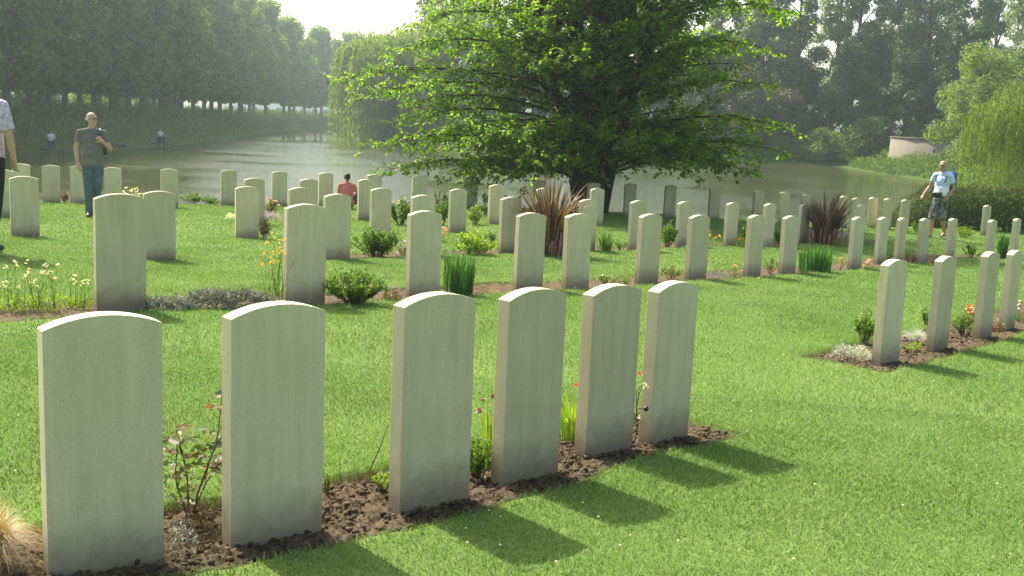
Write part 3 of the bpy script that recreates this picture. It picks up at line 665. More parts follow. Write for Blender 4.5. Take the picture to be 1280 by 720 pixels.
# short row at the right
mat_plant('woolly_plant', 1066, 446, 60, 26, .02, 'lamb', 'low woolly white plant at the left end of the right hand bed', 1700, dep=.13)
bush('leafy_plant', 1080, 425, 46, 36, .035, 'bushA', 'upright leafy green plant with small pale buds left of the right row headstones', 'plant', 420, ('f_white', 5, .012))
tuft('fine_grass_tuft', 1144, 424, 46, 24, 'lamb', 'pale fine leaved grass tuft between the first two right hand headstones', 500, .003)
bush('low_plant', 1141, 436, 34, 13, .02, 'lime', 'low yellow green plant on the soil between right hand headstones', 'plant', 200)
bush('leafy_plant', 1158, 406, 16, 26, .03, 'bushA', 'narrow green plant just left of the second right hand headstone', 'plant', 120)
bush('flowering_plant', 1206, 416, 36, 30, .024, 'bushA', 'dense green plant beside the third right hand headstone', 'plant', 500)
stems('red_flowers', 1214, 405, 24, 32, 7, 'bushA', 'f_red', .022, 'red and white flowers left of the third right hand headstone', nf=2)
stems('white_flowers', 1210, 404, 18, 22, 7, 'bushA', 'f_white', .02, 'white flowers just behind the dense green plant in right bed', nf=2)
stems('white_flowers', 1278, 398, 24, 30, 8, 'bushA', 'f_white', .02, 'white and pink flowers cut by the right edge', nf=2)
stems('low_flowers', 1244, 410, 20, 18, 5, 'brownleaf', 'f_white', .014, 'low brownish flowers between the last two right hand headstones', nf=2)
# second row
stems('white_flowers', 14, 384, 50, 58, 9, 'lime', 'f_white', .014, 'tall thin white flowers at the left edge of the second row bed', low=260)
stems('white_flowers', 58, 383, 50, 58, 12, 'lime', 'f_white', .014, 'clump of tall thin white flowers over yellow green leaves', low=260)
stems('white_flowers', 98, 381, 36, 40, 7, 'lime', 'f_white', .012, 'short white flowers just left of the wide second row headstone', low=200)
mat_plant('grey_ribbon_plant', 214, 386, 74, 24, .06, 'silvergrey', 'silvery grey ribbon leaved plant against the wide second row headstone', 900, .45, .13)
mat_plant('grey_ribbon_plant', 288, 385, 124, 28, .06, 'silvergrey', 'long silvery grey ribbon leaved mound left of the yellow flowers', 1900, .45, .16)
stems('yellow_flowers', 340, 376, 34, 84, 16, 'bushA', 'f_yellow', .014, 'tall yellow flowers leaning against the second row headstone', leaf=.025, low=160, nf=3)
bush('glossy_shrub', 443, 379, 80, 42, .035, 'bushA', 'glossy bright green shrub between second row headstones', 'shrub', 1900, ('f_yellow', 5, .012))
stems('pink_flowers', 490, 376, 24, 24, 8, 'brownleaf', 'f_purple', .012, 'small pinkish purple flowers right of the glossy green shrub', low=120)
straps('iris_clump', 573, 366, 48, 68, 'iris', 'tall dark green iris clump right of the third second row headstone', 'iris', 190, .014, .35, .75)
mat_plant('dry_low_plant', 603, 362, 26, 10, .02, 'brownleaf', 'dry brown low plant right of the tall iris clump', 260, dep=.12)
mat_plant('low_plant', 616, 364, 20, 8, .02, 'straw', 'small straw coloured tuft on soil left of a second row headstone', 160, dep=.1)
bush('low_white_plant', 760, 354, 36, 14, .02, 'bushA', 'low green plant with white specks in the second row', 'plant', 400, ('f_white', 14, .012))
bush('low_plant', 783, 352, 20, 14, .02, 'lime', 'low lime green plant left of a second row headstone', 'plant', 160)
bush('low_reddish_plant', 838, 347, 30, 20, .025, 'roseleaf', 'low reddish green plant between two second row headstones', 'plant', 300)
mat_plant('heather', 900, 347, 36, 15, .035, 'silvergrey', 'small dark grey heather mound in the second row', 500, dep=.16)
stems('pink_flowers', 922, 345, 16, 16, 6, 'bushA', 'f_pink', .015, 'small pink flowers right of the grey heather mound', low=80)
bush('small_rose', 963, 341, 18, 26, .03, 'roseleaf', 'small reddish rose between second row headstones', 'rose', 170)
straps('iris_clump', 1018, 339, 46, 40, 'iris', 'broad fresh green iris clump below the right bronze plant', 'iris', 240, .02, .3, .85)
bush('pale_plant', 1050, 336, 20, 20, .03, 'straw', 'pale dried plant right of the broad iris clump', 'plant', 160)
stems('pink_flowers', 1086, 334, 12, 8, 5, 'bushA', 'f_pink', .03, 'pink blossom patch at the foot of a right second row headstone', low=60)
bush('low_plant', 1113, 330, 16, 16, .03, 'lime', 'low green plant between right second row headstones', 'plant', 140)
bush('low_plant', 1138, 328, 14, 14, .03, 'brownleaf', 'low brownish plant between right second row headstones', 'plant', 120)
bush('grey_plant', 1171, 328, 18, 14, .03, 'silvergrey', 'grey leaved plant right of a far second row headstone', 'plant', 170)
bush('leafy_plant', 1214, 323, 30, 20, .04, 'bushA', 'leafy green plant between far right second row headstones', 'plant', 340)
straps('iris_clump', 1252, 321, 16, 36, 'iris', 'narrow dark iris clump beside a far right headstone', 'iris', 80, .025, .3, .7)
bush('pale_plant', 1266, 318, 12, 18, .04, 'straw', 'pale plant at the right edge behind the short row', 'plant', 90)
# third row
bush('leafy_bush', 470, 319, 66, 38, .05, 'bushA', 'rounded green bush between third row headstones below the person in red', 'shrub', 1500)
bush('pale_plant', 504, 316, 18, 20, .045, 'lamb', 'small pale leaved plant right of the rounded green bush', 'plant', 160)
bush('leafy_bush', 590, 317, 62, 30, .055, 'lime', 'lime green leafy bush above the tall iris clump', 'shrub', 1100)
stems('pink_peony', 556, 303, 14, 18, 3, 'bushA', 'f_pink', .05, 'pale pink peony head behind the lime green bush', low=60, nf=3)
bush('leafy_bush', 612, 304, 20, 16, .05, 'bushA', 'small green plant left of the bronze sword leaved plant', 'plant', 200)
def phormium(px, py, wpx, hpx, label, seed):
    e = straps('phormium', px, py, wpx, hpx, 'phormium', label, 'phormium', 260, .034, .55, .26, seed=seed)
    s = gp(px, py)[1] / FX; g = Geo(); r = np.random.default_rng(seed); K = 6
    for i in range(120):      # broken old leaves folded down around the base
        a = r.uniform(0, 6.283); b = r.uniform(.3, 1) * wpx * s * .26; hh = r.uniform(.12, .36) * hpx * s; t = np.linspace(0, 1, K)
        P = np.stack([math.cos(a) * (b * .4 + b * np.sin(t * 2.2)), math.sin(a) * (b * .4 + b * np.sin(t * 2.2)), hh * np.sin(t * 3.0) * (1 - .3 * t)], -1)
        b3 = a + 1.57; S = np.array([math.cos(b3), math.sin(b3), 0]) * .011; V = np.stack([P - S, P + S], 1).reshape(-1, 3); k = np.arange(K - 1)[:, None] * 2
        g.add(V, k + np.array([[0, 1, 3, 2]]))
    g.build('dead_leaves', M['f_dead'], e); return e
phormium(686, 318, 118, 108, 'large bronze sword leaved plant left of centre, taller than the headstones', 5)
phormium(1031, 305, 84, 78, 'bronze sword leaved plant at right before the water', 9)
straps('iris_clump', 757, 314, 26, 30, 'bushA', 'small green strappy clump between third row headstones', 'iris', 60, .02, .4, .6)
bush('low_plant', 776, 312, 16, 16, .04, 'bushA', 'low green plant left of a third row headstone', 'plant', 110)
bush('leafy_bush', 835, 308, 26, 36, .05, 'bushA', 'upright green bush between two third row headstones', 'shrub', 520)
bush('low_plant', 874, 308, 16, 20, .045, 'brownleaf', 'low brown and green plant right of a third row headstone', 'plant', 150)
stems('yellow_flowers', 893, 308, 20, 18, 4, 'bushA', 'f_yellow', .025, 'small yellow flowers beside a third row headstone', low=120)
bush('leafy_bush', 931, 306, 16, 30, .05, 'bushA', 'slim green plant right of a third row headstone', 'plant', 220)
stems('yellow_flowers', 926, 308, 10, 12, 5, 'bushA', 'f_yellow', .03, 'few yellow flowers left of the slim green plant', low=40)
bush('leafy_bush', 975, 304, 16, 22, .05, 'dark', 'dark low bush left of the right bronze plant', 'shrub', 200)
mat_plant('white_flowering_mat', 1062, 297, 26, 9, .05, 'f_purple', 'pale lilac flowering mat right of the right bronze plant', 260, dep=.3)
# fourth and fifth rows
mat_plant('phlox', 290, 275, 16, 10, .05, 'f_white', 'small white flowering cushion left of a fourth row headstone', 240, dep=.16)
mat_plant('phlox', 338, 276, 30, 16, .05, 'f_purple', 'lilac flowering cushion on the lawn at left', 420, dep=.25)
bush('pink_rose', 337, 272, 30, 24, .05, 'roseleaf', 'pink flowering rose bush behind the lilac cushion', 'rose bush', 320, ('f_pink', 10, .035))
bush('red_rose', 330, 299, 15, 26, .05, 'brownleaf', 'small reddish rose right of a fourth row headstone', 'rose bush', 160)
bush('dark_shrub', 501, 281, 32, 36, .06, 'dark', 'dark green shrub left of the waterside headstones at centre', 'shrub', 700, ('f_white', 8, .03))
bush('dark_shrub', 553, 282, 18, 38, .06, 'bushA', 'green shrub partly behind a third row headstone at centre', 'shrub', 360)
bush('lime_shrub', 594, 281, 26, 24, .06, 'lime', 'lime green shrub left of a fifth row headstone', 'shrub', 420)
# along the water
for i, (px, py, w_, h_, m_, lb) in enumerate([(240, 255, 30, 14, 'bushA', 'low green waterside plants left of a far headstone'), (262, 256, 24, 12, 'bushA', 'low green plant against a far waterside headstone'),
        (182, 254, 26, 14, 'bushA', 'low green plant behind the wide second row headstone at left'), (81, 253, 12, 16, 'brownleaf', 'brown leaved plant between two waterside headstones'),
        (318, 255, 26, 14, 'bushA', 'low green plant between far waterside headstones at left'), (377, 257, 22, 14, 'bushA', 'low green plant between far waterside headstones near the glitter'),
        (438, 262, 14, 14, 'brownleaf', 'reddish plant right of the person in red'), (606, 258, 14, 20, 'bushA', 'green shrub just right of a waterside headstone near the tree'),
        (46, 252, 8, 14, 'brownleaf', 'brownish plant between the leftmost waterside headstones'), (550, 262, 26, 26, 'lime', 'lime green waterside shrub under the lowest boughs'),
        (1204, 297, 28, 14, 'lime', 'bright green ferny plant left of the lone headstone by the hedge'), (1146, 291, 18, 16, 'bushA', 'green plant left of the walking man by the hedge'),
        (1238, 292, 30, 10, 'bushA', 'low plants at the foot of the dark hedge at right')]):
    bush('waterside_plant', px, py, w_, h_, .055, m_, lb, 'plant', int(14 * w_))
stems('white_flowers', 160, 254, 34, 18, 14, 'bushA', 'f_white', .03, 'white blossoms behind the wide second row headstone', low=140, leaf=.05)

# ------------------------------------------------------------------ trees
def bez(a, b, c, n=8):
    t = np.linspace(0, 1, n)[:, None]; return (1 - t) ** 2 * np.asarray(a) + 2 * t * (1 - t) * np.asarray(b) + t ** 2 * np.asarray(c)
def crown_pts(r, centers, radii, per, flat=.75, shell=.55):
    C = []; 
    for c, rad, k in zip(centers, radii, per):
        u = runit(k, r); q = (shell + (1 - shell) * r.random(k)) if shell else r.random(k) ** (1 / 3)
        q = np.where(r.random(k) < .22, r.random(k), q)
        C.append(c + u * q[:, None] * rad * np.array([1, 1, flat]))
    return np.vstack(C)
def deciduous(name, seed, H, rad, base, leafL, mat, nclump, nleaf, bk='bark', label='', cat='tree', group=None, tr=.28, top_taper=.5, narrow=1.0, clump=.30, forks=6, lean=(0, 0)):
    """trunk, limbs reaching to leafy clumps, and a crown of separate leaves"""
    r = np.random.default_rng(seed); e = empty(name, (0, 0, 0)); tag(e, label, cat, group)
    T = Geo(); tp = np.array([lean[0], lean[1], H * .93]); P = bez((0, 0, -.5), (lean[0] * .2 + r.normal() * .15, lean[1] * .2, H * .45), tp, 12)
    T.tube(P, np.concatenate([[tr * 1.45, tr * 1.05], np.linspace(tr, .04, 10)]), 9)
    cs = []; rs = []
    for i in range(nclump):
        z = base + (H - base) * (i + r.random()) / nclump; f = (z - base) / (H - base)
        env = rad * (math.sin(min(1, .18 + f * 1.0) * math.pi * .93) ** .6 if top_taper else 1) * narrow
        env = max(env, rad * .16); a = i * 2.4 + r.uniform(-.5, .5); q = env * r.uniform(.35, 1.0) * (1 - clump * .5)
        ax = P[min(11, int(np.clip(z / (H * .93), 0, 1) * 11))]
        c = np.array([ax[0] + math.cos(a) * q, ax[1] + math.sin(a) * q, z]); cs.append(c); rs.append(rad * clump * r.uniform(.75, 1.3))
        z0 = max(base * .7, z - q * r.uniform(.8, 1.3)); s0 = P[min(11, int(np.clip(z0 / (H * .93), 0, 1) * 11))].copy(); s0[2] = z0
        T.tube(bez(s0, (s0 + c) / 2 + [0, 0, -.1 * q], c, 6), np.linspace(tr * .32, .025, 6), 5, False)
    rs = np.array(rs); w = rs ** 2; per = (w / w.sum() * nleaf).astype(int) + 1
    C = crown_pts(r, cs, rs, per); m = len(C)
    out_ = (C - np.repeat(np.array(cs), per, 0)) / np.repeat(rs, per)[:, None]
    D = runit(m, r); D[:, 2] -= .35; N = runit(m, r) * .55 + out_ * 1.1; N[:, 2] += .45; D -= N * ((D * N).sum(1) / (N * N).sum(1))[:, None] * .8
    g = Geo(); g.leaves(C, D, N, leafL * r.uniform(.6, 1.4, m), leafL * .8 * r.uniform(.6, 1.2, m), .15)
    T.build('trunk', M[bk], e, smooth=True); g.build('crown', M[mat], e); return e
def weeping(name, seed, H, rad, mat, nstr, leafL, label, per=34, low=.0, tr=.5, bk='bark', lobes=9, group=None, cat='willow'):
    r = np.random.default_rng(seed); e = empty(name, (0, 0, 0)); tag(e, label, cat, group); T = Geo()
    T.tube(bez((0, 0, -.6), (rad * .05, 0, H * .3), (rad * .02, 0, H * .62), 8), np.linspace(tr, tr * .45, 8), 9)
    tops = []
    for i in range(lobes):
        a = 2.4 * i + r.uniform(-.3, .3); q = rad * (.15 + .62 * math.sqrt((i + .5) / lobes)); c = np.array([math.cos(a) * q, math.sin(a) * q, H * (1 - .42 * (q / rad) ** 1.8) * r.uniform(.88, 1.0)])
        tops.append((c, rad * r.uniform(.24, .38))); s0 = np.array([0, 0, H * r.uniform(.25, .6)]); T.tube(bez(s0, (s0 + c) / 2 + [0, 0, H * .12], c, 7), np.linspace(tr * .4, .03, 7), 6, False)
    C = []; D = []
    for s in range(nstr):
        c, lr = tops[r.integers(lobes)]; u = runit(1, r)[0]; u[2] = abs(u[2]); az_ = round(math.atan2(u[1], u[0]) / .52) * .52 + r.normal() * .09; hu = math.hypot(u[0], u[1]); u[0] = math.cos(az_) * hu; u[1] = math.sin(az_) * hu; st = c + u * lr * np.array([1, 1, .75]); outd = np.array([u[0], u[1], 0]) * lr * .35
        drop = st[2] - low - H * .05 * r.random(); L = drop * min(1, r.uniform(.25, 1.35)); t = np.sort(r.random(per))
        Pp = st + outd * (1 - (1 - t[:, None]) ** 2) + np.array([0, 0, -1.0]) * (L * t)[:, None] + np.stack([np.sin(t * 5 + s) * .12, np.cos(t * 4 + s) * .12, 0 * t], -1) * (rad / 5)
        Pp += r.normal(size=Pp.shape) * leafL * .25
        d = np.stack([r.normal(size=per) * .35, r.normal(size=per) * .35, -np.ones(per)], -1); C.append(Pp); D.append(d)
    C = np.vstack(C); D = np.vstack(D); m = len(C); k = C[:, 2] > low - .1; C = C[k]; D = D[k]; m = len(C)
    g = Geo(); g.leaves(C, D, runit(m, r), leafL * r.uniform(.7, 1.5, m), leafL * .34, .1)
    T.build('trunk', M[bk], e, smooth=True); g.build('crown', M[mat], e); return e

# the big spreading tree at the water's edge
def great_tree():
    r = np.random.default_rng(21); base = np.array([2.05, 29.75, Z0(2.05, 29.3) - .05])
    e = empty('spreading_tree', base); tag(e, 'great dark spreading tree with layered boughs sweeping down to the waterside headstones', 'tree')
    T = Geo(); LC = []; LD = []; LN = []
    stemsP = []
    for i, (ax, ay, tx, ty, h, rd) in enumerate([(-.14, 0, -1.2, .4, 9.6, .30), (.16, .05, 1.0, .2, 10.0, .30), (0, -.12, .3, -1.0, 9, .24), (.0, .16, -.2, 1.3, 9.2, .24), (-.24, .0, -2.4, -.3, 6.5, .19), (.28, -.02, 2.2, -.2, 6.8, .19)]):
        P = bez((ax, ay, -.3), (ax * 2.2, ay * 2.2, h * .4), (tx, ty, h), 14); T.tube(P, np.concatenate([[rd * 1.35, rd * 1.08], np.linspace(rd, .04, 12)]), 9); stemsP.append(P)
    def spray(P, r0, dens=1.0, fat=1.0):
        """a bough: side twigs lying in its plane, leaves on both sides of each twig"""
        n = len(P); L = np.linalg.norm(np.diff(P, axis=0), axis=1).sum()
        T.tube(P, np.linspace(r0, .008, n), 5, False)
        tg = np.gradient(P, axis=0); tg /= np.linalg.norm(tg, axis=1)[:, None]
        k = max(5, int(L * 3.6 * dens)); ts = np.linspace(.14, 1.0, k)
        for j, t in enumerate(ts):
            f = t * (n - 1); i0 = min(n - 2, int(f)); p = P[i0] + (P[i0 + 1] - P[i0]) * (f - i0); d = tg[i0]
            side = np.cross(d, [0, 0, 1.0]); side /= np.linalg.norm(side) + 1e-9; sg = 1 if j % 2 else -1
            tl = (.40 + 1.15 * (1 - t) ** .8 * min(1, t * 3)) * r.uniform(.6, 1.15) * min(1.3, L / 2.8) * fat
            td = d * r.uniform(.5, 1.0) + side * sg * r.uniform(.4, 1.0) + np.array([0, 0, r.uniform(-.30, .42)]); td /= np.linalg.norm(td)
            if t > .97: td = d; tl = .40
            q = p + td * tl + np.array([0, 0, -.12 * tl]); tw = bez(p, p + td * tl * .5 + [0, 0, .05], q, 4); T.tube(tw, [.010, .007, .005, .002], 3, False)
            for w_ in range(max(3, int(tl * 6.5))):
                u = r.random() ** .8; b0 = p + (q - p) * u; v = td * .8 + runit(1, r)[0] * np.array([.9, .9, .55]) + np.array([0, 0, -.12]); v /= np.linalg.norm(v); vl = r.uniform(.16, .38)
                m = 9; uu_ = r.random(m)[:, None]; c = b0 + v * vl * uu_ + r.normal(size=(m, 3)) * .028
                s2 = np.cross(v, [0, 0, 1.0]); s2 /= np.linalg.norm(s2) + 1e-9
                dd = v * .7 + s2 * np.where(np.arange(m) % 2, 1, -1)[:, None] * .8 + r.normal(size=(m, 3)) * .35 + np.array([0, 0, -.30])
                LC.append(c); LD.append(dd); LN.append(np.tile([0, 0, 1.0], (m, 1)) + r.normal(size=(m, 3)) * .42)
    def width(z):            # crown envelope (radius) against height above the trunk's foot
        return np.interp(z, [0.2, .7, 1.6, 3, 5, 7, 9, 10.5], [3.6, 4.8, 5.1, 5.0, 4.6, 3.9, 2.7, 1.0])
    nb = 265
    for i in range(nb):
        right = math.cos(i * 2.39996) > .1
        f = (i + r.random()) / nb; z0 = .9 + 8.8 * f ** 1.15; a = i * 2.39996 + r.uniform(-.25, .25)
        S = stemsP[r.integers(len(stemsP))]
        if z0 > S[-1][2] * .96: S = stemsP[r.integers(4)]; z0 = min(z0, S[-1][2] * .95)
        p0 = np.array([np.interp(z0, S[:, 2], S[:, k]) for k in range(3)])
        rise = r.uniform(-.5, .7) + 1.3 * f; z1 = z0 + rise + 1.5 if z0 > 2.2 else (r.uniform(1.9, 3.1) if right else r.uniform(1.15, 2.6))
        W = width(max(.2, z1)) * (1 - .5 * r.random() ** 1.6) * (.86 if right else .93)
        p2 = np.array([math.cos(a) * W, math.sin(a) * W * .92, z1 - .12 * W * .6]); pm = (p0 + p2) / 2 + np.array([0, 0, .32 + .1 * W])
        spray(bez(p0, pm, p2, 9), .035 + .02 * W / 5, 1.0)
    # inner boughs that close the crown
    for i in range(34):
        f = (i + .5) / 34; z0 = 1.2 + 7.6 * f; a = i * 2.39996 * 1.3; S = stemsP[i % 4]; p0 = np.array([np.interp(z0, S[:, 2], S[:, k]) for k in range(3)])
        W = width(z0) * r.uniform(.3, .6); p2 = p0 + np.array([math.cos(a) * W, math.sin(a) * W, r.uniform(.0, .9)]); spray(bez(p0, (p0 + p2) / 2 + [0, 0, .25], p2, 6), .03, .9)
    # long boughs that break the outline
    for px, py, y, z0 in [(434, 98, 29.2, 3.4), (470, 181, 29, 1.6), (482, 213, 28.8, 1.0), (495, 62, 30, 4.2), (512, 30, 29.6, 5.0), (520, 128, 29.6, 2.6), (505, 150, 30.4, 2.4), (975, 158, 29.5, 2.2), (966, 188, 29.2, 1.5), (992, 18, 30, 5.2), (952, 108, 29.8, 3.0), (930, 213, 29.2, 1.1), (905, 208, 28.6, 1.2), (958, 62, 30.2, 4.2),
                          (560, 215, 28.4, 1.1), (610, 220, 28.0, 1.1), (660, 208, 28.0, 1.2), (820, 200, 28.2, 1.3), (455, 120, 30.6, 3.2), (545, 5, 30, 5.6)]:
        tgt = at(px, py, y) - base; S = stemsP[4] if px < 700 else stemsP[5]; p0 = np.array([np.interp(z0, S[:, 2], S[:, k]) for k in range(3)])
        P = bez(p0, (p0 + tgt) / 2 + np.array([0, 0, .75]), tgt, 12); spray(P, .045, 1.4, .85)
        m2 = P[7]; t2 = tgt + np.array([.9 if px < 700 else -.9, .6 if (px // 3) % 2 else -.6, .15]); spray(bez(m2, (m2 + t2) / 2 + [0, 0, .15], t2, 6), .02, 1.1, .8)
    C = np.vstack(LC); D = np.vstack(LD); N = np.vstack(LN); m = len(C); k = C[:, 2] > .1; C, D, N = C[k], D[k], N[k]; m = len(C)
    g = Geo(); g.leaves(C, D, N, 0.112 * r.uniform(.7, 1.25, m), .074 * r.uniform(.75, 1.2, m), .1)
    T.build('trunk', M['trunk_dark'], e, smooth=True); g.build('crown', M['beech'], e)
    print('great tree leaves', m)
M['trunk_dark'] = bark('bark_dark', (.055, .042, .03))
great_tree()

ORD2 = ORD + ['twenty-sixth', 'twenty-seventh', 'twenty-eighth', 'twenty-ninth', 'thirtieth', 'thirty-first', 'thirty-second', 'thirty-third', 'thirty-fourth', 'thirty-fifth', 'thirty-sixth', 'thirty-seventh', 'thirty-eighth', 'thirty-ninth', 'fortieth', 'forty-first', 'forty-second', 'forty-third', 'forty-fourth', 'forty-fifth']
# avenue on the left bank, two lines of trees
protos = [deciduous('avenue_tree', 40 + i, 19.5 + i * .6, 5.4, 3.0, .46, m_, 74, 12500, bk='bark_grey', group='avenue trees along the left bank', tr=.30, clump=.225) for i, m_ in enumerate(['avenue', 'avenue2', 'avenue'])]
LB = np.array([(-38, 52), (-40, 66), (-41.5, 82), (-41.5, 102), (-43.5, 128), (-49, 178), (-51.5, 205), (-53, 240), (-52, 272), (-46, 298), (-36, 316), (-22, 330)])
def along(L, d):
    seg = np.linalg.norm(np.diff(L, axis=0), axis=1); S = np.concatenate([[0], np.cumsum(seg)]); return np.array([np.interp(d, S, L[:, 0]), np.interp(d, S, L[:, 1])])
used = [False] * 3
def put(protos, used, k, x, y, z, rz, sc, label):
    if not used[k]:
        used[k] = True; o = protos[k]; o.location = (x, y, z); o.rotation_euler = (0, 0, rz); o.scale = sc; o['label'] = label; return o
    return copy_thing(protos[k], (x, y, z), rz, sc, label)
r = np.random.default_rng(77); d = 3.0; i = 0
while d < 315 and i < 42:
    p = along(LB, d) + r.normal(size=2) * .5; z = float(far_z(p[0], p[1])) - .1; s = r.uniform(.90, 1.08)
    put(protos, used, int(r.integers(3)), p[0], p[1], z, r.uniform(0, 6.28), (s, s, s * r.uniform(.94, 1.05)), '%s tree from the left in the front line of the left bank avenue' % ORD2[i])
    d += (6.3 if d < 160 else 8.5) * r.uniform(.85, 1.15); i += 1
d = 18.0; i = 0
while d < 150 and i < 34:
    p = along(LB, d) + np.array([-9.5, 0]) + r.normal(size=2) * .8; s = r.uniform(.92, 1.1)
    put(protos, used, int(r.integers(3)), p[0], p[1], float(far_z(p[0], p[1])) - .1, r.uniform(0, 6.28), (s, s, s), '%s tree from the left in the back line of the left bank avenue' % ORD2[i])
    d += 10.5 * r.uniform(.85, 1.15); i += 1
# shrubs under the avenue and on its bank
bp = [deciduous('bank_shrub', 60 + i, 2.6 + .5 * i, 2.1, .25, .22, m_, 16, 3400, bk='bark', cat='shrub', group='shrubs under the left bank trees', tr=.08, clump=.42) for i, m_ in enumerate(['dark', 'avenue2', 'dark'])]
ub = [False] * 3; i = 0
for d in np.arange(10, 150, 11):
    p = along(LB, d) + np.array([-15 + r.normal() * 1.5, r.normal() * 1.5]); s = r.uniform(.8, 1.35)
    put(bp, ub, int(r.integers(3)), p[0], p[1], float(far_z(p[0], p[1])) - .1, r.uniform(0, 6.28), (s * 1.3, s * 1.3, s), '%s shrub from the left under the left bank avenue' % ORD2[i]); i += 1
# rough growth on the steep left bank
def ground_cover(name, n, fx, size, mat, label, zoff=.25, seed=3, up=.6):
    r = np.random.default_rng(seed); X, Y = fx(r, n); dd = sdist(X, Y); k = dd > .05; X, Y, dd = X[k], Y[k], dd[k]; n = len(X)
    Zt = far_z(X, Y); lump = vnoise(X * .55, Y * .55, 61) ** 1.5
    C = np.stack([X, Y, Zt + r.random(n) * (zoff * (.25 + 1.6 * lump))], -1); D = runit(n, r); D[:, 2] = np.abs(D[:, 2]) + up
    g = Geo(); g.leaves(C, D, runit(n, r) + np.array([0, 0, .6]), size * r.uniform(.6, 1.5, n), size * .4, .1)
    return tag(g.build(name, M[mat]), label, 'undergrowth', kind='stuff')
def leftbank(r, n):
    s = r.random(n) ** 1.5 * 250; seg = LB; S = np.concatenate([[0], np.cumsum(np.linalg.norm(np.diff(LB, axis=0), axis=1))])
    return np.interp(s, S, LB[:, 0]) + r.uniform(-9, 8.5, n), np.interp(s, S, LB[:, 1]) + r.normal(size=n) * 1
ground_cover('bank_undergrowth', 42000, leftbank, .30, 'ivy', 'rough tall grass and weeds covering the steep left bank', .9, 3)
def promontory(r, n):
    a = r.uniform(0, 1, n); return 33 + 27 * a, 92 + r.random(n) * 36
ground_cover('bank_creeper', 60000, promontory, .28, 'ivy', 'bright green creeper covering the promontory below the round brick wall', .9, 5)
def farshore(r, n):
    x = r.uniform(-26, 40, n); return x, np.interp(x, [-26, -20, -14, -5, 5, 20, 30, 40], [176, 158, 146, 126, 128.5, 137, 135, 132]) + r.random(n) * 9
ground_cover('shore_undergrowth', 26000, farshore, .34, 'dark', 'dark growth hanging over the far shore of the moat', 2.0, 7)
def rightshore(r, n):
    y = r.uniform(33, 96, n); return np.interp(y, [33, 38, 50, 65, 84, 99], [12.6, 15.5, 20.5, 26.5, 34, 41]) + r.random(n) ** 1.5 * 14, y
ground_cover('shore_grass', 42000, rightshore, .26, 'ivy', 'long grass on the right shore behind the hedge', .8, 9)

# willow on the far point, and trees behind it
wl = weeping('weeping_willow', 31, 16.5, 8.4, 'willow', 2700, .42, 'big weeping willow trailing its strands in the moat at centre left', low=-1.0, per=38, lobes=11)
wl.location = (-18.2, 157, float(far_z(-18.2, 157)))
w2 = weeping('weeping_willow', 32, 19.5, 6.8, 'willow', 1600, .42, 'second weeping willow just behind the big one, half hidden by the spreading tree', low=.2, per=34, lobes=9); w2.location = (-8.5, 150, 1.0)
# rear woods: tall poplars with sky between the stems
pp = [deciduous('poplar', 80 + i, 31 + 2 * i, 4.6, 7.5, .40, 'poplar', 42, 13500, bk='bark', cat='poplar', group='tall poplars beyond the far shore', tr=.30, narrow=.9, clump=.30, lean=(l_, 0)) for i, l_ in enumerate((1.2, -.8, 2.0))]
up_ = [False] * 3; i = 0
for x, y in [(-14, 172), (-6, 168), (3, 166), (12, 163), (20, 160), (28.5, 158), (34, 164), (40, 157), (46, 162), (51.5, 156), (57, 161), (63, 155), (69, 160), (75, 152), (82, 150), (32, 150), (44.5, 149), (55, 148), (90, 158), (98, 150)]:
    x += r.normal() * .6; s = r.uniform(.9, 1.12)
    put(pp, up_, int(r.integers(3)), x, y, 1.0, r.uniform(0, 6.28), (s, s, s), '%s poplar from the left beyond the far shore' % ORD2[i]); i += 1
up2 = [deciduous('woodland_tree', 90 + i, 13.0 + i * 1.5, 5.0, .8, .42, m_, 48, 10500, cat='tree', group='dark bushy trees below the poplars', tr=.2, clump=.28) for i, m_ in enumerate(['dark', 'avenue', 'dark'])]
uu = [False] * 3; i = 0
for x, y in [(-12, 158), (-4, 140), (3, 139), (10, 141), (18, 146), (25, 145), (36, 146), (43, 143), (50, 141), (56, 138), (62, 135), (67, 130), (73, 128), (80, 124), (30, 152), (40, 153), (48, 151), (58, 149), (66, 146), (75, 142), (13, 152), (22, 156)]:
    s = r.uniform(.85, 1.15); put(up2, uu, int(r.integers(3)), x, y, float(far_z(x, y)) - .2, r.uniform(0, 6.28), (s, s, s * r.uniform(.85, 1.1)), '%s dark bushy tree from the left below the poplars' % ORD2[i]); i += 1
for x, y, h, lb in [(28.5, 139.5, 10.5, 'brownish copper leaved tree at the far shore right of the spreading tree'), (33.5, 140, 7.5, 'smaller copper leaved tree on the far shore')]:
    o = deciduous('copper_tree', int(x * 3), h, 4.0, .6, .3, 'copper', 24, 7500, label=lb, tr=.2, clump=.36); o.location = (x, y, 1.0)
ul = [False] * 2; bl = [deciduous('shore_bush', 110 + i, 4.4, 3.2, .1, .26, 'avenue', 16, 5200, cat='shrub', group='rounded bushes at the far waterline', tr=.08, clump=.42) for i in range(2)]
for i, (x, y, s) in enumerate([(38, 135.5, .9), (44, 136.5, 1.15), (50, 137, 1.0), (33, 137, .6)]):
    put(bl, ul, i % 2, x, y, .3, i * 1.7, (s * 1.2, s * 1.2, s), '%s rounded grey green bush of the far waterline' % ORD2[i])
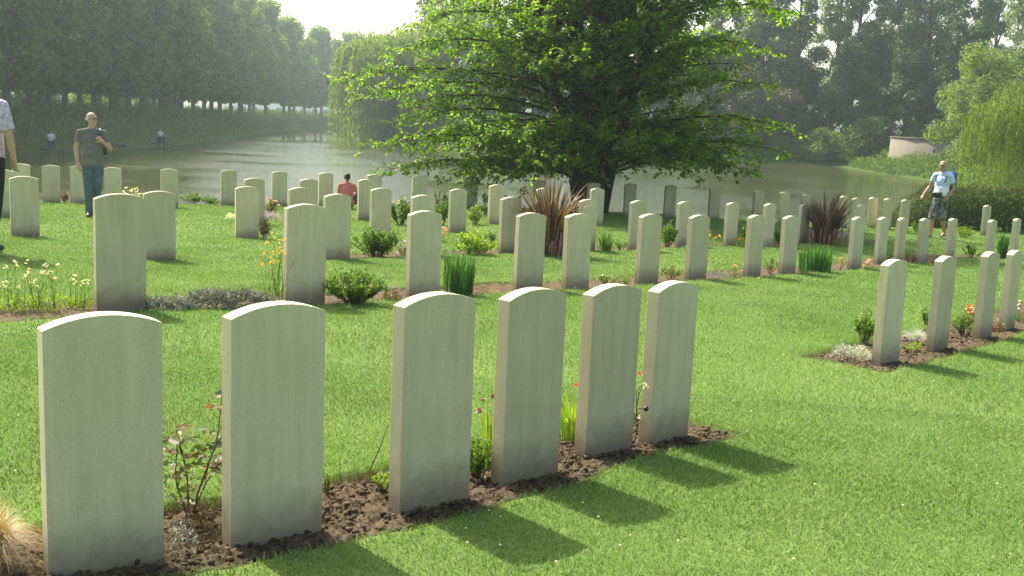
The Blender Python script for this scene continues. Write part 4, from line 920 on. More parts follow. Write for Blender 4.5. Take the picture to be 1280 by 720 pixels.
# right side trees
o = deciduous('silver_willow', 120, 22, 7.5, 7.5, .34, 'silver', 40, 17000, bk='bark_grey', label='tall silvery leaved tree with bare leaning stems at the upper right', tr=.4, clump=.27, lean=(-2.5, 0)); o.location = (56, 112, 1.2)
o = deciduous('light_green_tree', 121, 10.8, 4.9, .6, .2, 'willow', 34, 22000, bk='bark', label='light green rounded tree in front of the silvery tree at right', tr=.22, clump=.33); o.location = (42.3, 99, 1.0)
o = deciduous('light_green_tree', 122, 9.0, 4.4, .6, .2, 'willow', 30, 14000, bk='bark', label='light green tree partly cut by the right edge', tr=.22, clump=.33); o.location = (52, 98, 1.0)
o = weeping('weeping_willow', 123, 5.9, 3.5, 'willow_bright', 1500, .15, 'yellow green weeping willow behind the hedge at the right edge', low=.2, per=34, tr=.22, lobes=10); o.location = (28.6, 60, 1.1)
# clipped hedge
def hedge():
    r = np.random.default_rng(5); P0 = np.array([11.6, 32.3]); P1 = np.array([26, 35.4]); L = np.linalg.norm(P1 - P0); u = (P1 - P0) / L; nn = np.array([-u[1], u[0]]); W = 1.25
    e = empty('clipped_hedge', (P0[0], P0[1], 1.2), math.atan2(u[1], u[0])); tag(e, 'dark clipped hedge with a sunlit top behind the walking man', 'hedge')
    n = 62000; s = r.random(n) * L; f = r.random(n); hgt = 1.08 + .12 * vnoise(s * .8, s * 0, 4) + .1; hgt = hgt * sm(-.2, 1.6, s)
    t = r.random(n) * W; z = r.random(n) * hgt; k = r.integers(0, 4, n)
    t = np.where(k == 0, r.normal(size=n) * .05, np.where(k == 1, W + r.normal(size=n) * .05, t)); z = np.where(k >= 2, hgt + r.normal(size=n) * .06, z)
    z = z + (vnoise(s * 3, t * 3 + 7, 5) - .5) * .14
    D = runit(n, r); D[:, 2] = np.abs(D[:, 2]); D[:, 1] -= np.where(k == 0, .8, 0)
    g = Geo(); g.leaves(np.stack([s, t, z], -1), D, runit(n, r), .05 * r.uniform(.7, 1.5, n), .03, .1); g.build('foliage', M['hedge'], e)
    c = Geo()
    for q in np.arange(.4, L, .45): c.tube(bez((q, W / 2, -.1), (q + .05, W / 2 + .1 * r.normal(), .5), (q + r.normal() * .1, W / 2, 1.0), 5), [.03, .026, .02, .014, .008], 5, False)
    for q in np.arange(.6, L, .3):
        for y_ in (.25, .6, .95): c.tube(bez((q, W / 2, .1), (q + .1, y_, .5), (q + r.normal() * .2, y_ + r.normal() * .1, .98 * min(1, q / 1.6)), 5), [.014, .012, .01, .008, .005], 4, False)
    c.build('stems', M['bark'], e)
    # twiggy core that keeps daylight from showing through
    m = 26000; s = r.random(m) * L; C = np.stack([s, .12 + r.random(m) * (W - .24), r.random(m) * 1.02 * sm(-.2, 1.6, s)], -1); g = Geo(); g.leaves(C, runit(m, r), runit(m, r), .08, .05, .1); g.build('inner_foliage', M['hedge'], e)
hedge()
# round brick bastion
def bastion():
    m, nt, b = newmat('old_brick'); oc = objco(nt)
    g_ = nt.nodes.new('ShaderNodeUVMap'); br = node(nt, 'ShaderNodeTexBrick', Scale=1.0); br.inputs['Color1'].default_value = (.15, .13, .085, 1); br.inputs['Color2'].default_value = (.21, .185, .125, 1); br.inputs['Mortar'].default_value = (.17, .155, .115, 1)
    br.inputs['Brick Width'].default_value = .44; br.inputs['Row Height'].default_value = .16; br.inputs['Mortar Size'].default_value = .018
    at_ = nt.nodes.new('ShaderNodeAttribute'); at_.attribute_name = 'arc'; sp = nt.nodes.new('ShaderNodeSeparateXYZ'); nt.links.new(oc, sp.inputs[0]); cb = nt.nodes.new('ShaderNodeCombineXYZ')
    nt.links.new(at_.outputs['Fac'], cb.inputs[0]); nt.links.new(sp.outputs[2], cb.inputs[1]); nt.links.new(cb.outputs[0], br.inputs['Vector'])
    c = mixc(nt, noise(nt, .9, 5, oc), br.outputs[0], (.15, .135, .095)); nt.links.new(c, b.inputs['Base Color']); b.inputs['Roughness'].default_value = .95
    e = empty('bastion', (47.2, 118, 1.0)); tag(e, 'low round brick bastion wall on the creeper covered promontory', 'bastion')
    r0, r1, h = 6.4, 5.7, 2.8; n = 96; a = np.linspace(0, 2 * np.pi, n + 1); V = []; arc = []
    for i, aa in enumerate(a):
        for rr_, z in ((r0 + .12, -1.2), (r0, h), (r1, h), (r1, -1.2)): V.append((math.cos(aa) * rr_, math.sin(aa) * rr_, z)); arc.append(aa * r0)
    F = [[4 * i + k, 4 * (i + 1) + k, 4 * (i + 1) + k + 1, 4 * i + k + 1] for i in range(n) for k in range(3)]
    mesh_obj('wall', V, np.array(F), m, e, attrs={'arc': arc})
    V = []
    for aa in a:
        for rr_, z in ((r0 + .1, h + .003), (r0 + .1, h + .09), (r1 - .08, h + .09), (r1 - .08, h + .003)): V.append((math.cos(aa) * rr_, math.sin(aa) * rr_, z))
    F = [[4 * i + k, 4 * (i + 1) + k, 4 * (i + 1) + (k + 1) % 4, 4 * i + (k + 1) % 4] for i in range(n) for k in range(4)]
    mesh_obj('coping', V, np.array(F), plain('coping_stone', (.26, .225, .17), .9, .2, 3, .2), e)
    s = Geo(); aa = R(233); s.box((math.cos(aa) * (r0 + .06), math.sin(aa) * (r0 + .06), 1.15), (.10, .16, 1.3), aa); s.build('loophole', plain('dark_slot', (.02, .018, .015), 1), e)
bastion()
# pale building and road rail beyond the end of the avenue
def far_building():
    e = empty('white_building', (-104, 470, 1.0), R(12)); tag(e, 'white low building glimpsed between trunks at the far end of the avenue', 'building')
    g = Geo(); g.box((0, 0, 2.6), (46, 12, 5.2)); g.build('wall', plain('white_render', (.78, .78, .76), .8), e)
    g = Geo(); g.add(np.array([(-24, -6.6, 5.21), (24, -6.6, 5.21), (24, 6.6, 5.21), (-24, 6.6, 5.21), (-20, 0, 9), (20, 0, 9)]), [np.array([[0, 1, 5, 4], [2, 3, 4, 5], [3, 2, 1, 0]]), np.array([[1, 2, 5], [3, 0, 4]])]); g.build('roof', plain('slate', (.14, .14, .16), .7), e)
    for q in range(9):
        g = Geo(); g.box((-20 + q * 5, -6.03, 2.6), (2.2, .1, 1.6)); g.build('window', plain('window_glass', (.05, .06, .07), .15, .6), e)
far_building()

# ------------------------------------------------------------------ people
ico3 = bmesh.new(); bmesh.ops.create_icosphere(ico3, subdivisions=3, radius=1); JV = np.array([v.co[:] for v in ico3.verts]); JF = np.array([[v.index for v in f.verts] for f in ico3.faces]); ico3.free()
def ball(g, c, r, rot=None):
    V = JV * np.asarray(r, float)
    if rot is not None: V = V @ np.array(Matrix.Rotation(rot, 3, 'Z')).T
    g.add(V + np.asarray(c, float), JF)
def limb(g, pts, rad):
    g.tube(np.array(pts, float), np.array(rad, float), 14)
    for p, r_ in zip(pts, rad): ball(g, p, (r_,) * 3)
def rings(g, R_, sides=24):
    """closed stack of ellipses: (x, y, z, rx, ry)"""
    a = np.linspace(0, 2 * np.pi, sides, endpoint=False); V = []
    for x, y, z, rx, ry in R_: V.append(np.stack([x + rx * np.cos(a), y + ry * np.sin(a), np.full(sides, z)], -1))
    n = len(R_); V = np.vstack(V); i = np.arange(n - 1)[:, None] * sides; j = np.arange(sides)[None]; j2 = (j + 1) % sides
    F = np.stack([i + j, i + j2, i + sides + j2, i + sides + j], -1).reshape(-1, 4)
    g.add(V, [F, np.array([[sides - 1 - q for q in range(sides)]]), np.array([[(n - 1) * sides + q for q in range(sides)]])])
def fuse(g, name, mat, parent, voxel=.007, sm_=4, mats=None):
    o = g.build(name + '_tmp', mat); md = o.modifiers.new('r', 'REMESH'); md.mode = 'VOXEL'; md.voxel_size = voxel; md.use_smooth_shade = True
    s = o.modifiers.new('s', 'SMOOTH'); s.factor = .5; s.iterations = sm_
    dg = bpy.context.evaluated_depsgraph_get(); dg.update(); me = bpy.data.meshes.new_from_object(o.evaluated_get(dg)); me.name = name
    old = o.data; bpy.data.objects.remove(o); bpy.data.meshes.remove(old)
    me.materials.clear(); me.materials.append(mat)
    n = bpy.data.objects.new(name, me); col.objects.link(n); n.parent = parent; return n
def hand(g, wr, d, palm_n, curl=.6, side=1, s=1.0):
    """palm and five bent fingers; d points from wrist to knuckles, palm_n out of the palm"""
    d = np.array(d, float); d /= np.linalg.norm(d); pn = np.array(palm_n, float); pn -= d * (pn @ d); pn /= np.linalg.norm(pn); w = np.cross(d, pn) * side; wr = np.array(wr, float)
    for q in (-.028, -.010, .010, .028): limb(g, [wr + w * q * .6 * s, wr + (d * .085 + w * q) * s], [.017 * s, .0135 * s])
    for q, L in ((-.031, .062), (-.0105, .078), (.0105, .084), (.031, .074)):
        p = wr + (d * .085 + w * q) * s; pts = [p]; a = 0
        for k in range(3):
            a += curl * (.55 if k == 0 else .8); p = p + (d * math.cos(a) + pn * math.sin(a)) * L / 3 * s * (1.15 if k == 0 else .95); pts.append(p)
        limb(g, pts, [.0105 * s, .0098 * s, .0090 * s, .0078 * s])
    p = wr + (d * .02 + w * .030) * s; q1 = p + (d * .030 + w * .026 + pn * .012) * s; q2 = q1 + (d * .032 + w * .006 + pn * .018 * (1 + curl)) * s
    limb(g, [p, q1, q2], [.0145 * s, .012 * s, .0095 * s])
def head(g, c, turn, s=1.0):
    ct, stn = math.cos(turn), math.sin(turn)
    def L(x, y, z): return np.array(c) + np.array([x * ct - y * stn, x * stn + y * ct, z]) * s
    ball(g, L(0, .012, .02), (.076 * s, .094 * s, .098 * s), turn); ball(g, L(0, -.022, -.045), (.060 * s, .066 * s, .070 * s), turn); ball(g, L(0, -.062, -.088), (.026 * s, .024 * s, .020 * s))
    limb(g, [L(0, -.084, .018), L(0, -.108, -.022)], [.009 * s, .015 * s]); ball(g, L(0, -.080, .034), (.050 * s, .016 * s, .011 * s), turn); ball(g, L(0, -.084, -.058), (.024 * s, .012 * s, .010 * s), turn)
    for q in (-1, 1): ball(g, L(q * .079, .014, -.008), (.010 * s, .020 * s, .032 * s), turn)
    for q in (-1, 1): ball(g, L(q * .034, -.060, -.03), (.022 * s, .022 * s, .026 * s), turn)
    return L
SK = plain('skin', (.50, .30, .21), .55, .4, 25, .10)
SK2 = plain('skin_tanned', (.40, .22, .145), .55, .4, 25, .10)
def person(loc, rz, H, J, label, skin=SK, voxel=.007, sleeve=.55, trousers='long', turn=0.0, tilt=(0, 0), belly=0.0, shirt=None, pants=None, shoe=None, barefoot=False, hem=.0, gender='m', sit=False, curl=(.6, .6), palm=((1, 0, 0), (-1, 0, 0)), extras=None, group=None):
    """J: joint positions for a 1.8 m figure that faces -y"""
    e = empty('person', loc, rz); tag(e, label, 'person', group); k = H / 1.8; e.scale = (k, k, k)
    J = {a: np.array(b, float) for a, b in J.items()}
    hc = J['head']; g = Geo(); pel = J['pelvis']; ch = J['chest']; nk = J['neck']
    sw = abs(J['shR'][0] - J['shL'][0]) / 2
    def torso(gg, ex, z0f=0.0):
        mid = (pel + ch) / 2; R_ = []
        for f, rx, ry in ((0, .165, .112), (.25, .160, .112 + belly * .5), (.5, .150, .108 + belly), (.75, .160, .112 + belly * .5), (1, .178, .115), (1.2, .168, .100), (1.34, .105, .072)):
            p = pel + (ch - pel) * f; R_.append((p[0], p[1] - belly * .4 * math.sin(min(1, f) * 3.1), p[2] - .02, rx + ex, ry + ex))
        rings(gg, R_[int(z0f):] if z0f else R_)
        limb(gg, [J['shR'], nk - [0, 0, .03], J['shL']], [.052 + ex, .060 + ex * .5, .052 + ex])
    torso(g, 0); ball(g, pel + [0, .02, -.06], (.158, .118, .10))
    limb(g, [nk - [0, 0, .05], nk, hc + [0, .015, -.07]], [.062, .056, .054]); L = head(g, hc, turn)
    for s_ in 'RL':
        sh, el, wr = J['sh' + s_], J['el' + s_], J['wr' + s_]; limb(g, [sh, sh * .45 + el * .55 + [0, 0, 0], el, el * .6 + wr * .4, wr], [.050, .045, .037, .038, .026])
        hd = J['ha' + s_] - wr; i = 0 if s_ == 'R' else 1; hand(g, wr, hd, palm[i], curl[i], -1 if s_ == 'R' else 1)
        hp, kn, an = J['hp' + s_], J['kn' + s_], J['an' + s_]; limb(g, [hp, hp * .5 + kn * .5, kn, kn * .62 + an * .38, an], [.088, .076, .054, .054, .036])
        ft = J['ft' + s_]; limb(g, [an - [0, 0, .03], an * .4 + ft * .6, ft], [.038, .036, .026])
    fuse(g, 'body', skin, e, voxel)
    if shirt:
        g = Geo(); torso(g, .016); 
        if hem: rings(g, [(pel[0], pel[1] - belly * .1, pel[2] - hem, .185, .135), (pel[0], pel[1] - belly * .2, pel[2] + .05, .180, .132 + belly * .3), (pel[0], pel[1], pel[2] + .16, .168, .125 + belly * .6)])
        for s_ in 'RL':
            sh, el, wr = J['sh' + s_], J['el' + s_], J['wr' + s_]; d = (el - sh)
            if sleeve <= 1: g.tube(np.array([sh - d * .05, sh + d * .3, sh + d * sleeve]), [.064, .066, .064], 16); ball(g, sh, (.066,) * 3)
            else: limb(g, [sh, el], [.064, .052]); g.tube(np.array([el, el + (wr - el) * (sleeve - 1)]), [.052, .050], 16)
        rings(g, [(nk[0], nk[1] + .005, nk[2] - .07, .10, .085), (nk[0], nk[1], nk[2] + .005, .072, .070)]); fuse(g, 'shirt', shirt, e, voxel, 3)
    if pants:
        g = Geo(); rings(g, [(pel[0], pel[1] + .01, pel[2] - .16, .165, .125), (pel[0], pel[1] + .005, pel[2] - .05, .178, .130), (pel[0], pel[1], pel[2] + .06, .170, .122)])
        for s_ in 'RL':
            hp, kn, an = J['hp' + s_], J['kn' + s_], J['an' + s_]; limb(g, [hp, hp * .5 + kn * .5, kn], [.102, .092, .076])
            if trousers == 'long': g.tube(np.array([kn, kn * .5 + an * .5, an + (an - kn) * .06]), [.076, .072, .070], 16)
            else: g.tube(np.array([hp * .5 + kn * .5, kn, kn + (an - kn) * .12]), [.096, .094, .096], 16)
        fuse(g, 'shorts' if trousers != 'long' else 'trousers', pants, e, voxel, 3)
    for s_ in 'RL':
        an, ft = J['an' + s_], J['ft' + s_]; g = Geo(); d = (ft - an) * np.array([1, 1, 0]); d /= np.linalg.norm(d) + 1e-9
        if barefoot:
            g.tube(np.array([an * [1, 1, 0] + [0, 0, an[2] - .085] - d * .05, ft * [1, 1, 0] + [0, 0, an[2] - .085] + d * .04]), [.03, .036], 10); sv = Geo(); V = g.V[0]; V[:, 2] = (V[:, 2] - (an[2] - .085)) * .35 + an[2] - .085
            g.tube(bez(an * .4 + ft * .6 + np.cross(d, [0, 0, 1]) * .05 - [0, 0, .02], an * .4 + ft * .6 + [0, 0, .05], an * .4 + ft * .6 - np.cross(d, [0, 0, 1]) * .05 - [0, 0, .02], 8), .012, 6); g.build('sandal', shoe, e, True)
        else:
            limb(g, [an - d * .05 - [0, 0, .045], an - [0, 0, .03], an * .45 + ft * .55 + [0, 0, .0], ft + d * .02], [.040, .048, .044, .034]); fuse(g, 'shoe', shoe, e, voxel, 2)
    for q in (-1, 1):
        g = Geo(); ball(g, L(q * .031, -.079, .012), (.0125, .009, .0085), turn); g.build('eye', DARK, e, True)
    if extras: extras(e, J, L)
    return e
DARK = plain('dark_plastic', (.018, .017, .016), .35, .5)
def cap_hair(e, L, mat, top=True, fringe=False, long=False):
    g = Geo()
    if top: ball(g, L(0, .024, .034), (.084, .096, .094)); 
    if top: limb(g, [L(-.055, .05, -.01), L(0, .085, -.02), L(.055, .05, -.01)], [.036, .046, .036])
    if fringe: limb(g, [L(-.072, .03, -.005), L(-.05, .078, -.012), L(0, .100, -.015), L(.05, .078, -.012), L(.072, .03, -.005)], [.013, .017, .02, .017, .013])
    fuse(g, 'hair', mat, e, .008, 2)
STAND = dict(pelvis=(0, 0, .98), chest=(0, 0, 1.33), neck=(0, .005, 1.50), head=(0, -.015, 1.665), shR=(-.185, 0, 1.43), shL=(.185, 0, 1.43), elR=(-.25, .03, 1.15), elL=(.25, .03, 1.15), wrR=(-.25, -.03, .91), wrL=(.25, -.03, .91), haR=(-.245, -.05, .82), haL=(.245, -.05, .82),
    hpR=(-.09, 0, .90), hpL=(.09, 0, .90), knR=(-.10, -.02, .49), knL=(.10, -.02, .49), anR=(-.105, .02, .085), anL=(.105, .02, .085), ftR=(-.13, -.13, .035), ftL=(.13, -.13, .035))
# man in the grey t-shirt
def jeans_mat():
    m, nt, b = newmat('blue_jeans'); f = noise(nt, 9, 5, objco(nt)); nt.links.new(ramp(nt, f, [(.3, (.045, .075, .095)), (.7, (.10, .15, .175))]), b.inputs['Base Color']); b.inputs['Roughness'].default_value = .9; return m
GREY_T = plain('grey_jersey', (.17, .155, .145), .95, .1, 7, .16, .9); JEANS = jeans_mat()
def ex1(e, J, L):
    cap_hair(e, L, plain('grey_hair', (.34, .32, .30), .9), top=False, fringe=True)
    g = Geo(); st = [J['shL'] + [-.05, .09, .055], J['shL'] + [-.055, -.0, .078], J['shL'] + [-.06, -.095, .02], J['haL'] + [-.0, -.0, .02]]; 
    P = bez(st[1], st[1] + [0, -.11, .02], J['haL'] + [.01, .01, .03], 8); P = np.vstack([bez(J['shL'] + [-.04, .135, -.20], J['shL'] + [-.05, .13, .06], st[1], 6)[:-1], P]); g.tube(P, .014, 6); g.build('bag_strap', DARK, e, True)
    g = Geo(); g.box(J['chest'] + np.array([.12, .20, -.12]), (.24, .11, .32)); o = g.build('shoulder_bag', DARK, e); b = o.modifiers.new('b', 'BEVEL'); b.width = .03; b.segments = 3
    g = Geo()
    for q in (-1, 1):
        a = np.linspace(0, 6.283, 17); g.tube(np.array([L(q * .032 + .022 * math.cos(x), -.094, .012 + .017 * math.sin(x)) for x in a]), .0022, 5, False); g.tube([L(q * .055, -.088, .016), L(q * .08, .01, .012)], .002, 5)
    g.tube([L(-.01, -.1, .014), L(.01, -.1, .014)], .0022, 5); g.build('glasses', DARK, e)
J = dict(STAND); J.update(elR=(-.262, .035, 1.16), wrR=(-.235, -.05, .925), haR=(-.215, -.10, .84), elL=(.285, -.03, 1.17), wrL=(.165, -.19, 1.30), haL=(.105, -.20, 1.36), anL=(.03, .10, .085), ftL=(.05, -.05, .035), knL=(.07, .01, .49), anR=(-.06, -.03, .085), ftR=(-.085, -.18, .035), knR=(-.075, -.04, .49), hpR=(-.085, 0, .9), hpL=(.085, 0, .9))
p1 = gp(117, 271); person(tuple(p1), R(22), 1.99, J, 'bald man in a grey t-shirt and jeans holding his shoulder strap, looking right', SK, turn=R(42), belly=.035, shirt=GREY_T, pants=JEANS, shoe=DARK, hem=.10, curl=(.5, 1.25), palm=((.6, 1, 0), (-.2, .8, -.6)), extras=ex1, voxel=.0075)
# walking man in the light blue shirt
def camo():
    m, nt, b = newmat('camouflage_cloth'); f = noise(nt, 11, 3, objco(nt)); nt.links.new(ramp(nt, f, [(.0, (.05, .065, .055)), (.45, (.13, .14, .115)), (.55, (.24, .25, .21)), (.63, (.09, .10, .085))], 'CONSTANT'), b.inputs['Base Color']); b.inputs['Roughness'].default_value = .95; return m
BLUE_S = plain('pale_blue_cotton', (.50, .62, .76), .9, .15, 8, .06, .9)
def ex2(e, J, L):
    g = Geo(); g.box(J['chest'] + np.array([.03, .235, -.02]), (.32, .20, .44)); o = g.build('backpack', plain('blue_nylon', (.035, .075, .24), .7), e); b = o.modifiers.new('b', 'BEVEL'); b.width = .06; b.segments = 4
    g = Geo(); 
    for q in (-1, 1):
        P = bez(J['chest'] + [q * .11, .14, .12], J['chest'] + [q * .13, -.02, .27], J['chest'] + [q * .12, -.135, -.04], 9); g = Geo(); g.tube(P, .013, 6); g.build('shoulder_strap', plain('blue_nylon_strap', (.03, .06, .16), .8), e)
    g = Geo(); pe = J['pelvis']; a = np.linspace(0, 6.283, 25); g.tube(np.array([[pe[0] + .178 * math.cos(x), pe[1] + .135 * math.sin(x), pe[2] + .06] for x in a]), .018, 6, False); g.build('belt', DARK, e)
    g = Geo(); g.box(pe + np.array([-.02, -.165, .02]), (.22, .08, .12)); o = g.build('waist_bag', DARK, e); b = o.modifiers.new('b', 'BEVEL'); b.width = .025; b.segments = 3
    g = Geo(); rings(g, [(pe[0] + .02, pe[1] - .02, pe[2] + .02, .165, .135), (pe[0] + .02, pe[1] - .02, pe[2] + .20, .150, .125)]); fuse(g, 'undershirt', plain('white_cotton', (.78, .78, .76), .9), e, .008, 3)
    for q in (-1, 1):
        g = Geo(); ball(g, L(q * .032, -.092, .012), (.026, .012, .019)); g.build('sunglass_lens', DARK, e, True)
    g = Geo(); g.tube([L(-.01, -.1, .018), L(.01, -.1, .018)], .003, 5)
    for q in (-1, 1): g.tube([L(q * .055, -.09, .018), L(q * .08, .01, .012)], .0026, 5)
    g.build('glasses_frame', DARK, e)
    g = Geo(); a = np.linspace(0, 6.283, 15); g.tube(np.array([J['wrL'] * .93 + J['elL'] * .07 + [.034 * math.cos(x), .034 * math.sin(x), .004 * math.sin(x)] for x in a]), .008, 5, False); g.build('watch', DARK, e)
J = dict(STAND); J.update(head=(-.01, -.05, 1.655), neck=(0, -.01, 1.50), elR=(-.30, .02, 1.17), wrR=(-.36, -.14, .97), haR=(-.37, -.19, .90), elL=(.245, .07, 1.16), wrL=(.20, -.07, .96), haL=(.15, -.12, .90), knR=(-.085, -.13, .50), anR=(-.08, -.17, .085), ftR=(-.10, -.32, .04), knL=(.07, .0, .49), anL=(.06, .22, .13), ftL=(.06, .10, .04))
p2 = gp(1171, 297.5); person(tuple(p2), R(-48), 2.03, J, 'bald man in a light blue shirt, camouflage shorts and sunglasses walking by the hedge', SK2, turn=R(14), shirt=BLUE_S, pants=camo(), trousers='short', shoe=plain('brown_leather', (.10, .055, .035), .7), barefoot=True, hem=-.12, curl=(1.2, .7), palm=((.5, 1, 0), (-.6, .6, 0)), extras=ex2, voxel=.008)
# man at the left edge
def print_shirt():
    m, nt, b = newmat('printed_shirt'); vo = node(nt, 'ShaderNodeTexVoronoi', Scale=26); nt.links.new(objco(nt), vo.inputs['Vector']); c = ramp(nt, vo.outputs['Distance'], [(.15, (.22, .10, .24)), (.36, (.45, .33, .46)), (.6, (.66, .60, .66))]); nt.links.new(mixc(nt, noise(nt, 8, 4, objco(nt)), c, (.46, .34, .46)), b.inputs['Base Color']); b.inputs['Roughness'].default_value = .9; return m
def ex3(e, J, L): cap_hair(e, L, plain('brown_hair', (.10, .07, .05), .9))
J = dict(STAND); J.update(elL=(-.27, .02, 1.15)); J = dict(STAND); J.update(elR=(-.27, .02, 1.16), wrR=(-.25, -.07, .92), haR=(-.24, -.10, .83), knL=(.13, -.02, .49), anL=(.17, .02, .085), ftL=(.19, -.13, .035), anR=(-.04, .05, .085), ftR=(-.05, -.10, .035), knR=(-.08, .0, .49))
p3 = gp(-14, 315); z3 = at(-14, 125 + 187, p3[1])[2]
person((p3[0] - .0, p3[1], p3[2]), R(172), 2.18, J, 'man in a purple and white printed shirt and black trousers cut by the left edge', SK, turn=R(10), belly=.03, shirt=print_shirt(), pants=plain('black_cloth', (.022, .021, .026), .9, .2, 8, .2), shoe=DARK, sleeve=.85, hem=.12, extras=ex3, voxel=.0075, palm=((-.3, -1, 0), (.3, -1, 0)))
# person in red sitting by the water, back turned
def ex4(e, J, L): cap_hair(e, L, plain('dark_hair', (.028, .02, .016), .6, .4))
SIT = dict(pelvis=(0, .0, .12), chest=(0, -.04, .47), neck=(0, -.05, .635), head=(0, -.075, .80), shR=(-.18, -.04, .57), shL=(.18, -.04, .57), elR=(-.27, -.14, .34), elL=(.27, -.14, .34), wrR=(-.16, -.34, .36), wrL=(.16, -.34, .36), haR=(-.09, -.40, .36), haL=(.09, -.40, .36),
    hpR=(-.10, -.03, .12), hpL=(.10, -.03, .12), knR=(-.20, -.38, .33), knL=(.20, -.38, .33), anR=(-.12, -.60, .085), anL=(.12, -.60, .085), ftR=(-.12, -.74, .035), ftL=(.12, -.74, .035))
p4 = gp(433, 261); person((p4[0], p4[1], p4[2] + .06), R(176), 1.62, SIT, 'dark haired person in a faded red shirt sitting by the water, back turned', SK2, shirt=plain('faded_red_cotton', (.52, .15, .13), .9, .15, 10, .18, .2), pants=plain('dark_cloth', (.05, .05, .07), .9), shoe=DARK, hem=.02, extras=ex4, voxel=.009, turn=R(0), palm=((0, 0, -1), (0, 0, -1)))
# anglers on the left bank
def angler(x, y, rz, label, shirt, pants, seatm, rod=True):
    z = .38; CH = dict(SIT)
    for k_ in CH: CH[k_] = tuple(np.array(CH[k_]) + np.array([0, 0, .36 if k_[:2] not in ('an', 'ft') else 0]))
    CH.update(knR=(-.15, -.43, .50), knL=(.15, -.43, .50), anR=(-.15, -.45, .085), anL=(.15, -.45, .085), ftR=(-.16, -.60, .035), ftL=(.16, -.60, .035))
    person((x, y, z), rz, 1.9, CH, label, SK, voxel=.016, shirt=shirt, pants=pants, shoe=DARK, extras=lambda e, J, L: cap_hair(e, L, plain('angler_hair', (.06, .05, .04), .9)), palm=((0, 0, -1), (0, 0, -1)))
    c, s = math.cos(rz), math.sin(rz); W = lambda a, b, q: (x + a * c - b * s, y + a * s + b * c, z + q)
    e = empty('tackle_box', W(0, .05, 0), rz); tag(e, 'dark tackle box seat under the ' + label.split(',')[0], 'tackle box')
    g = Geo(); g.box((0, 0, .20), (.46, .40, .34)); g.build('box', seatm, e); g = Geo(); g.box((0, 0, .40), (.44, .38, .05)); g.build('cushion', plain('black_cushion', (.03, .03, .03), .8), e)
    e = empty('fishing_platform', W(0, -.25, -.12), rz); tag(e, 'low platform on legs at the waterline under the ' + label.split(',')[0], 'platform')
    g = Geo(); g.box((0, 0, .06), (1.5, 1.7, .07)); g.build('deck', plain('old_planks', (.07, .06, .05), .9, .2, 6, .3), e)
    for a in (-.65, .65):
        for b in (-.75, .75): g = Geo(); g.tube([(a, b, .02), (a, b, -.6)], .035, 8); g.build('leg', DARK, e)
    if rod:
        g = Geo(); g.tube([W(.1, -.35, .72), W(.6, -1.2, .55), W(1.9, -3.4, .05)], [.014, .01, .004], 6); tag(g.build('fishing_rod', plain('carbon_rod', (.25, .25, .25), .4)), 'long fishing rod pointing down to the water by the ' + label.split(',')[0], 'fishing rod')
    e = empty('tackle_tray', W(.75, -.1, 0), rz); tag(e, 'small tackle tray beside the ' + label.split(',')[0], 'tackle tray')
    g = Geo(); g.box((0, 0, .42), (.4, .3, .06)); g.build('tray', plain('green_plastic', (.03, .10, .06), .6), e); g = Geo(); g.tube([(0, 0, 0), (0, 0, .40)], .02, 8); g.build('leg', DARK, e)
a1 = at(64, 190, 80); angler(a1[0], a1[1], R(35), 'angler in a white shirt, sitting on the far left bank', plain('white_shirt', (.66, .70, .76), .9), plain('blue_grey_cloth', (.07, .09, .14), .9), plain('grey_box', (.08, .08, .09), .7))
a2 = at(200, 183, 101); angler(a2[0], a2[1], R(45), 'distant angler, right of the first', plain('white_shirt', (.62, .64, .66), .9), plain('dark_trousers', (.05, .05, .06), .9), plain('grey_box', (.08, .08, .09), .7), True)
e = empty('fishing_gear', tuple(at(145, 187, 90)), .5); tag(e, 'heap of bags and a keepnet on the bank between the two anglers', 'fishing gear'); e.location[2] = .25
g = Geo(); g.box((0, 0, .16), (.62, .34, .32), .3); o = g.build('bag', plain('mauve_bag', (.10, .085, .09), .8), e); bv = o.modifiers.new('b', 'BEVEL'); bv.width = .08; bv.segments = 3
g = Geo(); g.box((.6, .1, .12), (.4, .3, .24), -.4); o = g.build('bag', plain('navy_bag', (.04, .05, .07), .8), e); bv = o.modifiers.new('b', 'BEVEL'); bv.width = .06; bv.segments = 3
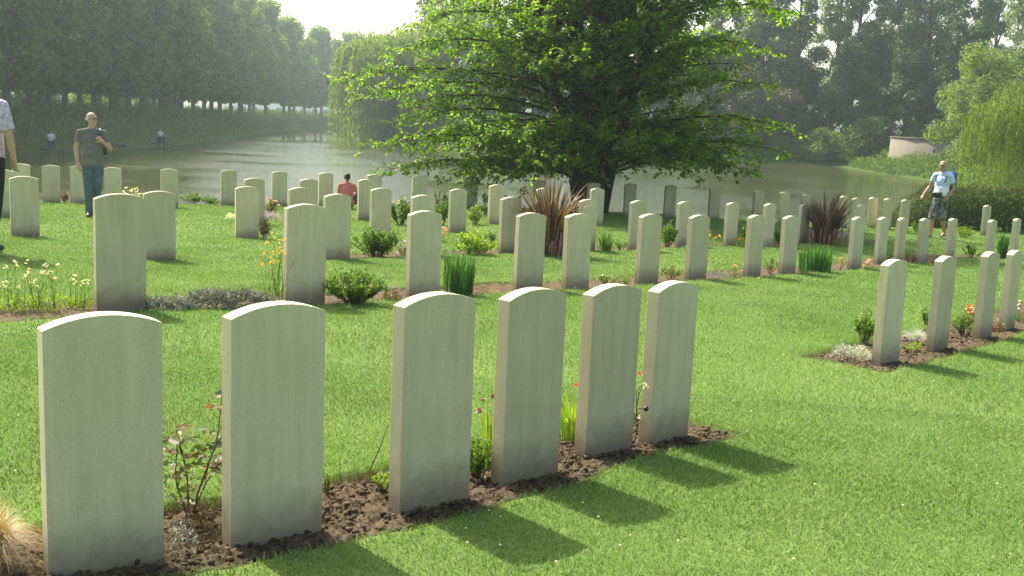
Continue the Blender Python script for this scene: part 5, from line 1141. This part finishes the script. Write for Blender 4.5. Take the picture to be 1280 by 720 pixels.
for q in range(2):
    g = Geo(); a = np.linspace(0, 6.283, 21); g.tube(np.array([[.5 + q * .55 + .2 * math.cos(x), -.3, .15 + .2 * math.sin(x)] for x in a]), .02, 6, False); g.build('net_ring', plain('net_cord', (.12, .14, .13), .8), e)

# ------------------------------------------------------------------ light
EL, AZ = 48.5, -41
sunv = Vector((math.sin(R(AZ)) * math.cos(R(EL)), math.cos(R(AZ)) * math.cos(R(EL)), math.sin(R(EL))))
sl = bpy.data.lights.new('sun', 'SUN'); sl.energy = 4.0; sl.angle = R(.53); sl.color = (1, .95, .86)
so = bpy.data.objects.new('sun', sl); col.objects.link(so); so.rotation_euler = sunv.to_track_quat('Z', 'Y').to_euler()
w = bpy.data.worlds.new('World'); scene.world = w; w.use_nodes = True
nt = w.node_tree; bg = nt.nodes['Background']
sky = nt.nodes.new('ShaderNodeTexSky'); sky.sky_type = 'NISHITA'; sky.sun_disc = False
sky.sun_elevation = R(EL); sky.sun_rotation = R(AZ); sky.air_density = 1.0; sky.dust_density = 4.0; sky.ozone_density = 1.0; sky.altitude = 0
warm = mixc(nt, 1.0, sky.outputs[0], (1.0, .98, .885), 'MULTIPLY'); nt.links.new(warm, bg.inputs['Color']); bg.inputs['Strength'].default_value = .15
vs = scene.view_settings; vs.view_transform = 'Standard'; vs.look = 'None'; vs.gamma = 1; vs.exposure = 1.28
# summer haze over the water
hz = Geo(); hz.box((0, 340, 15.5), (560, 740, 37))
m = bpy.data.materials.new('haze_air'); m.use_nodes = True; nt = m.node_tree
nt.nodes.remove(nt.nodes['Principled BSDF']); pv = nt.nodes.new('ShaderNodeVolumePrincipled')
pv.inputs['Color'].default_value = (.78, .95, .93, 1); pv.inputs['Density'].default_value = .00062; pv.inputs['Anisotropy'].default_value = .6
nt.links.new(pv.outputs[0], nt.nodes['Material Output'].inputs['Volume'])
HAZE = tag(hz.build('haze', m), 'pale summer haze hanging over the water and far trees', 'haze', kind='stuff')
scene.cycles.volume_bounces = 0
scene.cycles.max_bounces = 6; scene.cycles.diffuse_bounces = 3; scene.cycles.transmission_bounces = 3; scene.cycles.transparent_max_bounces = 6
scene.cycles.caustics_reflective = False; scene.cycles.caustics_refractive = False
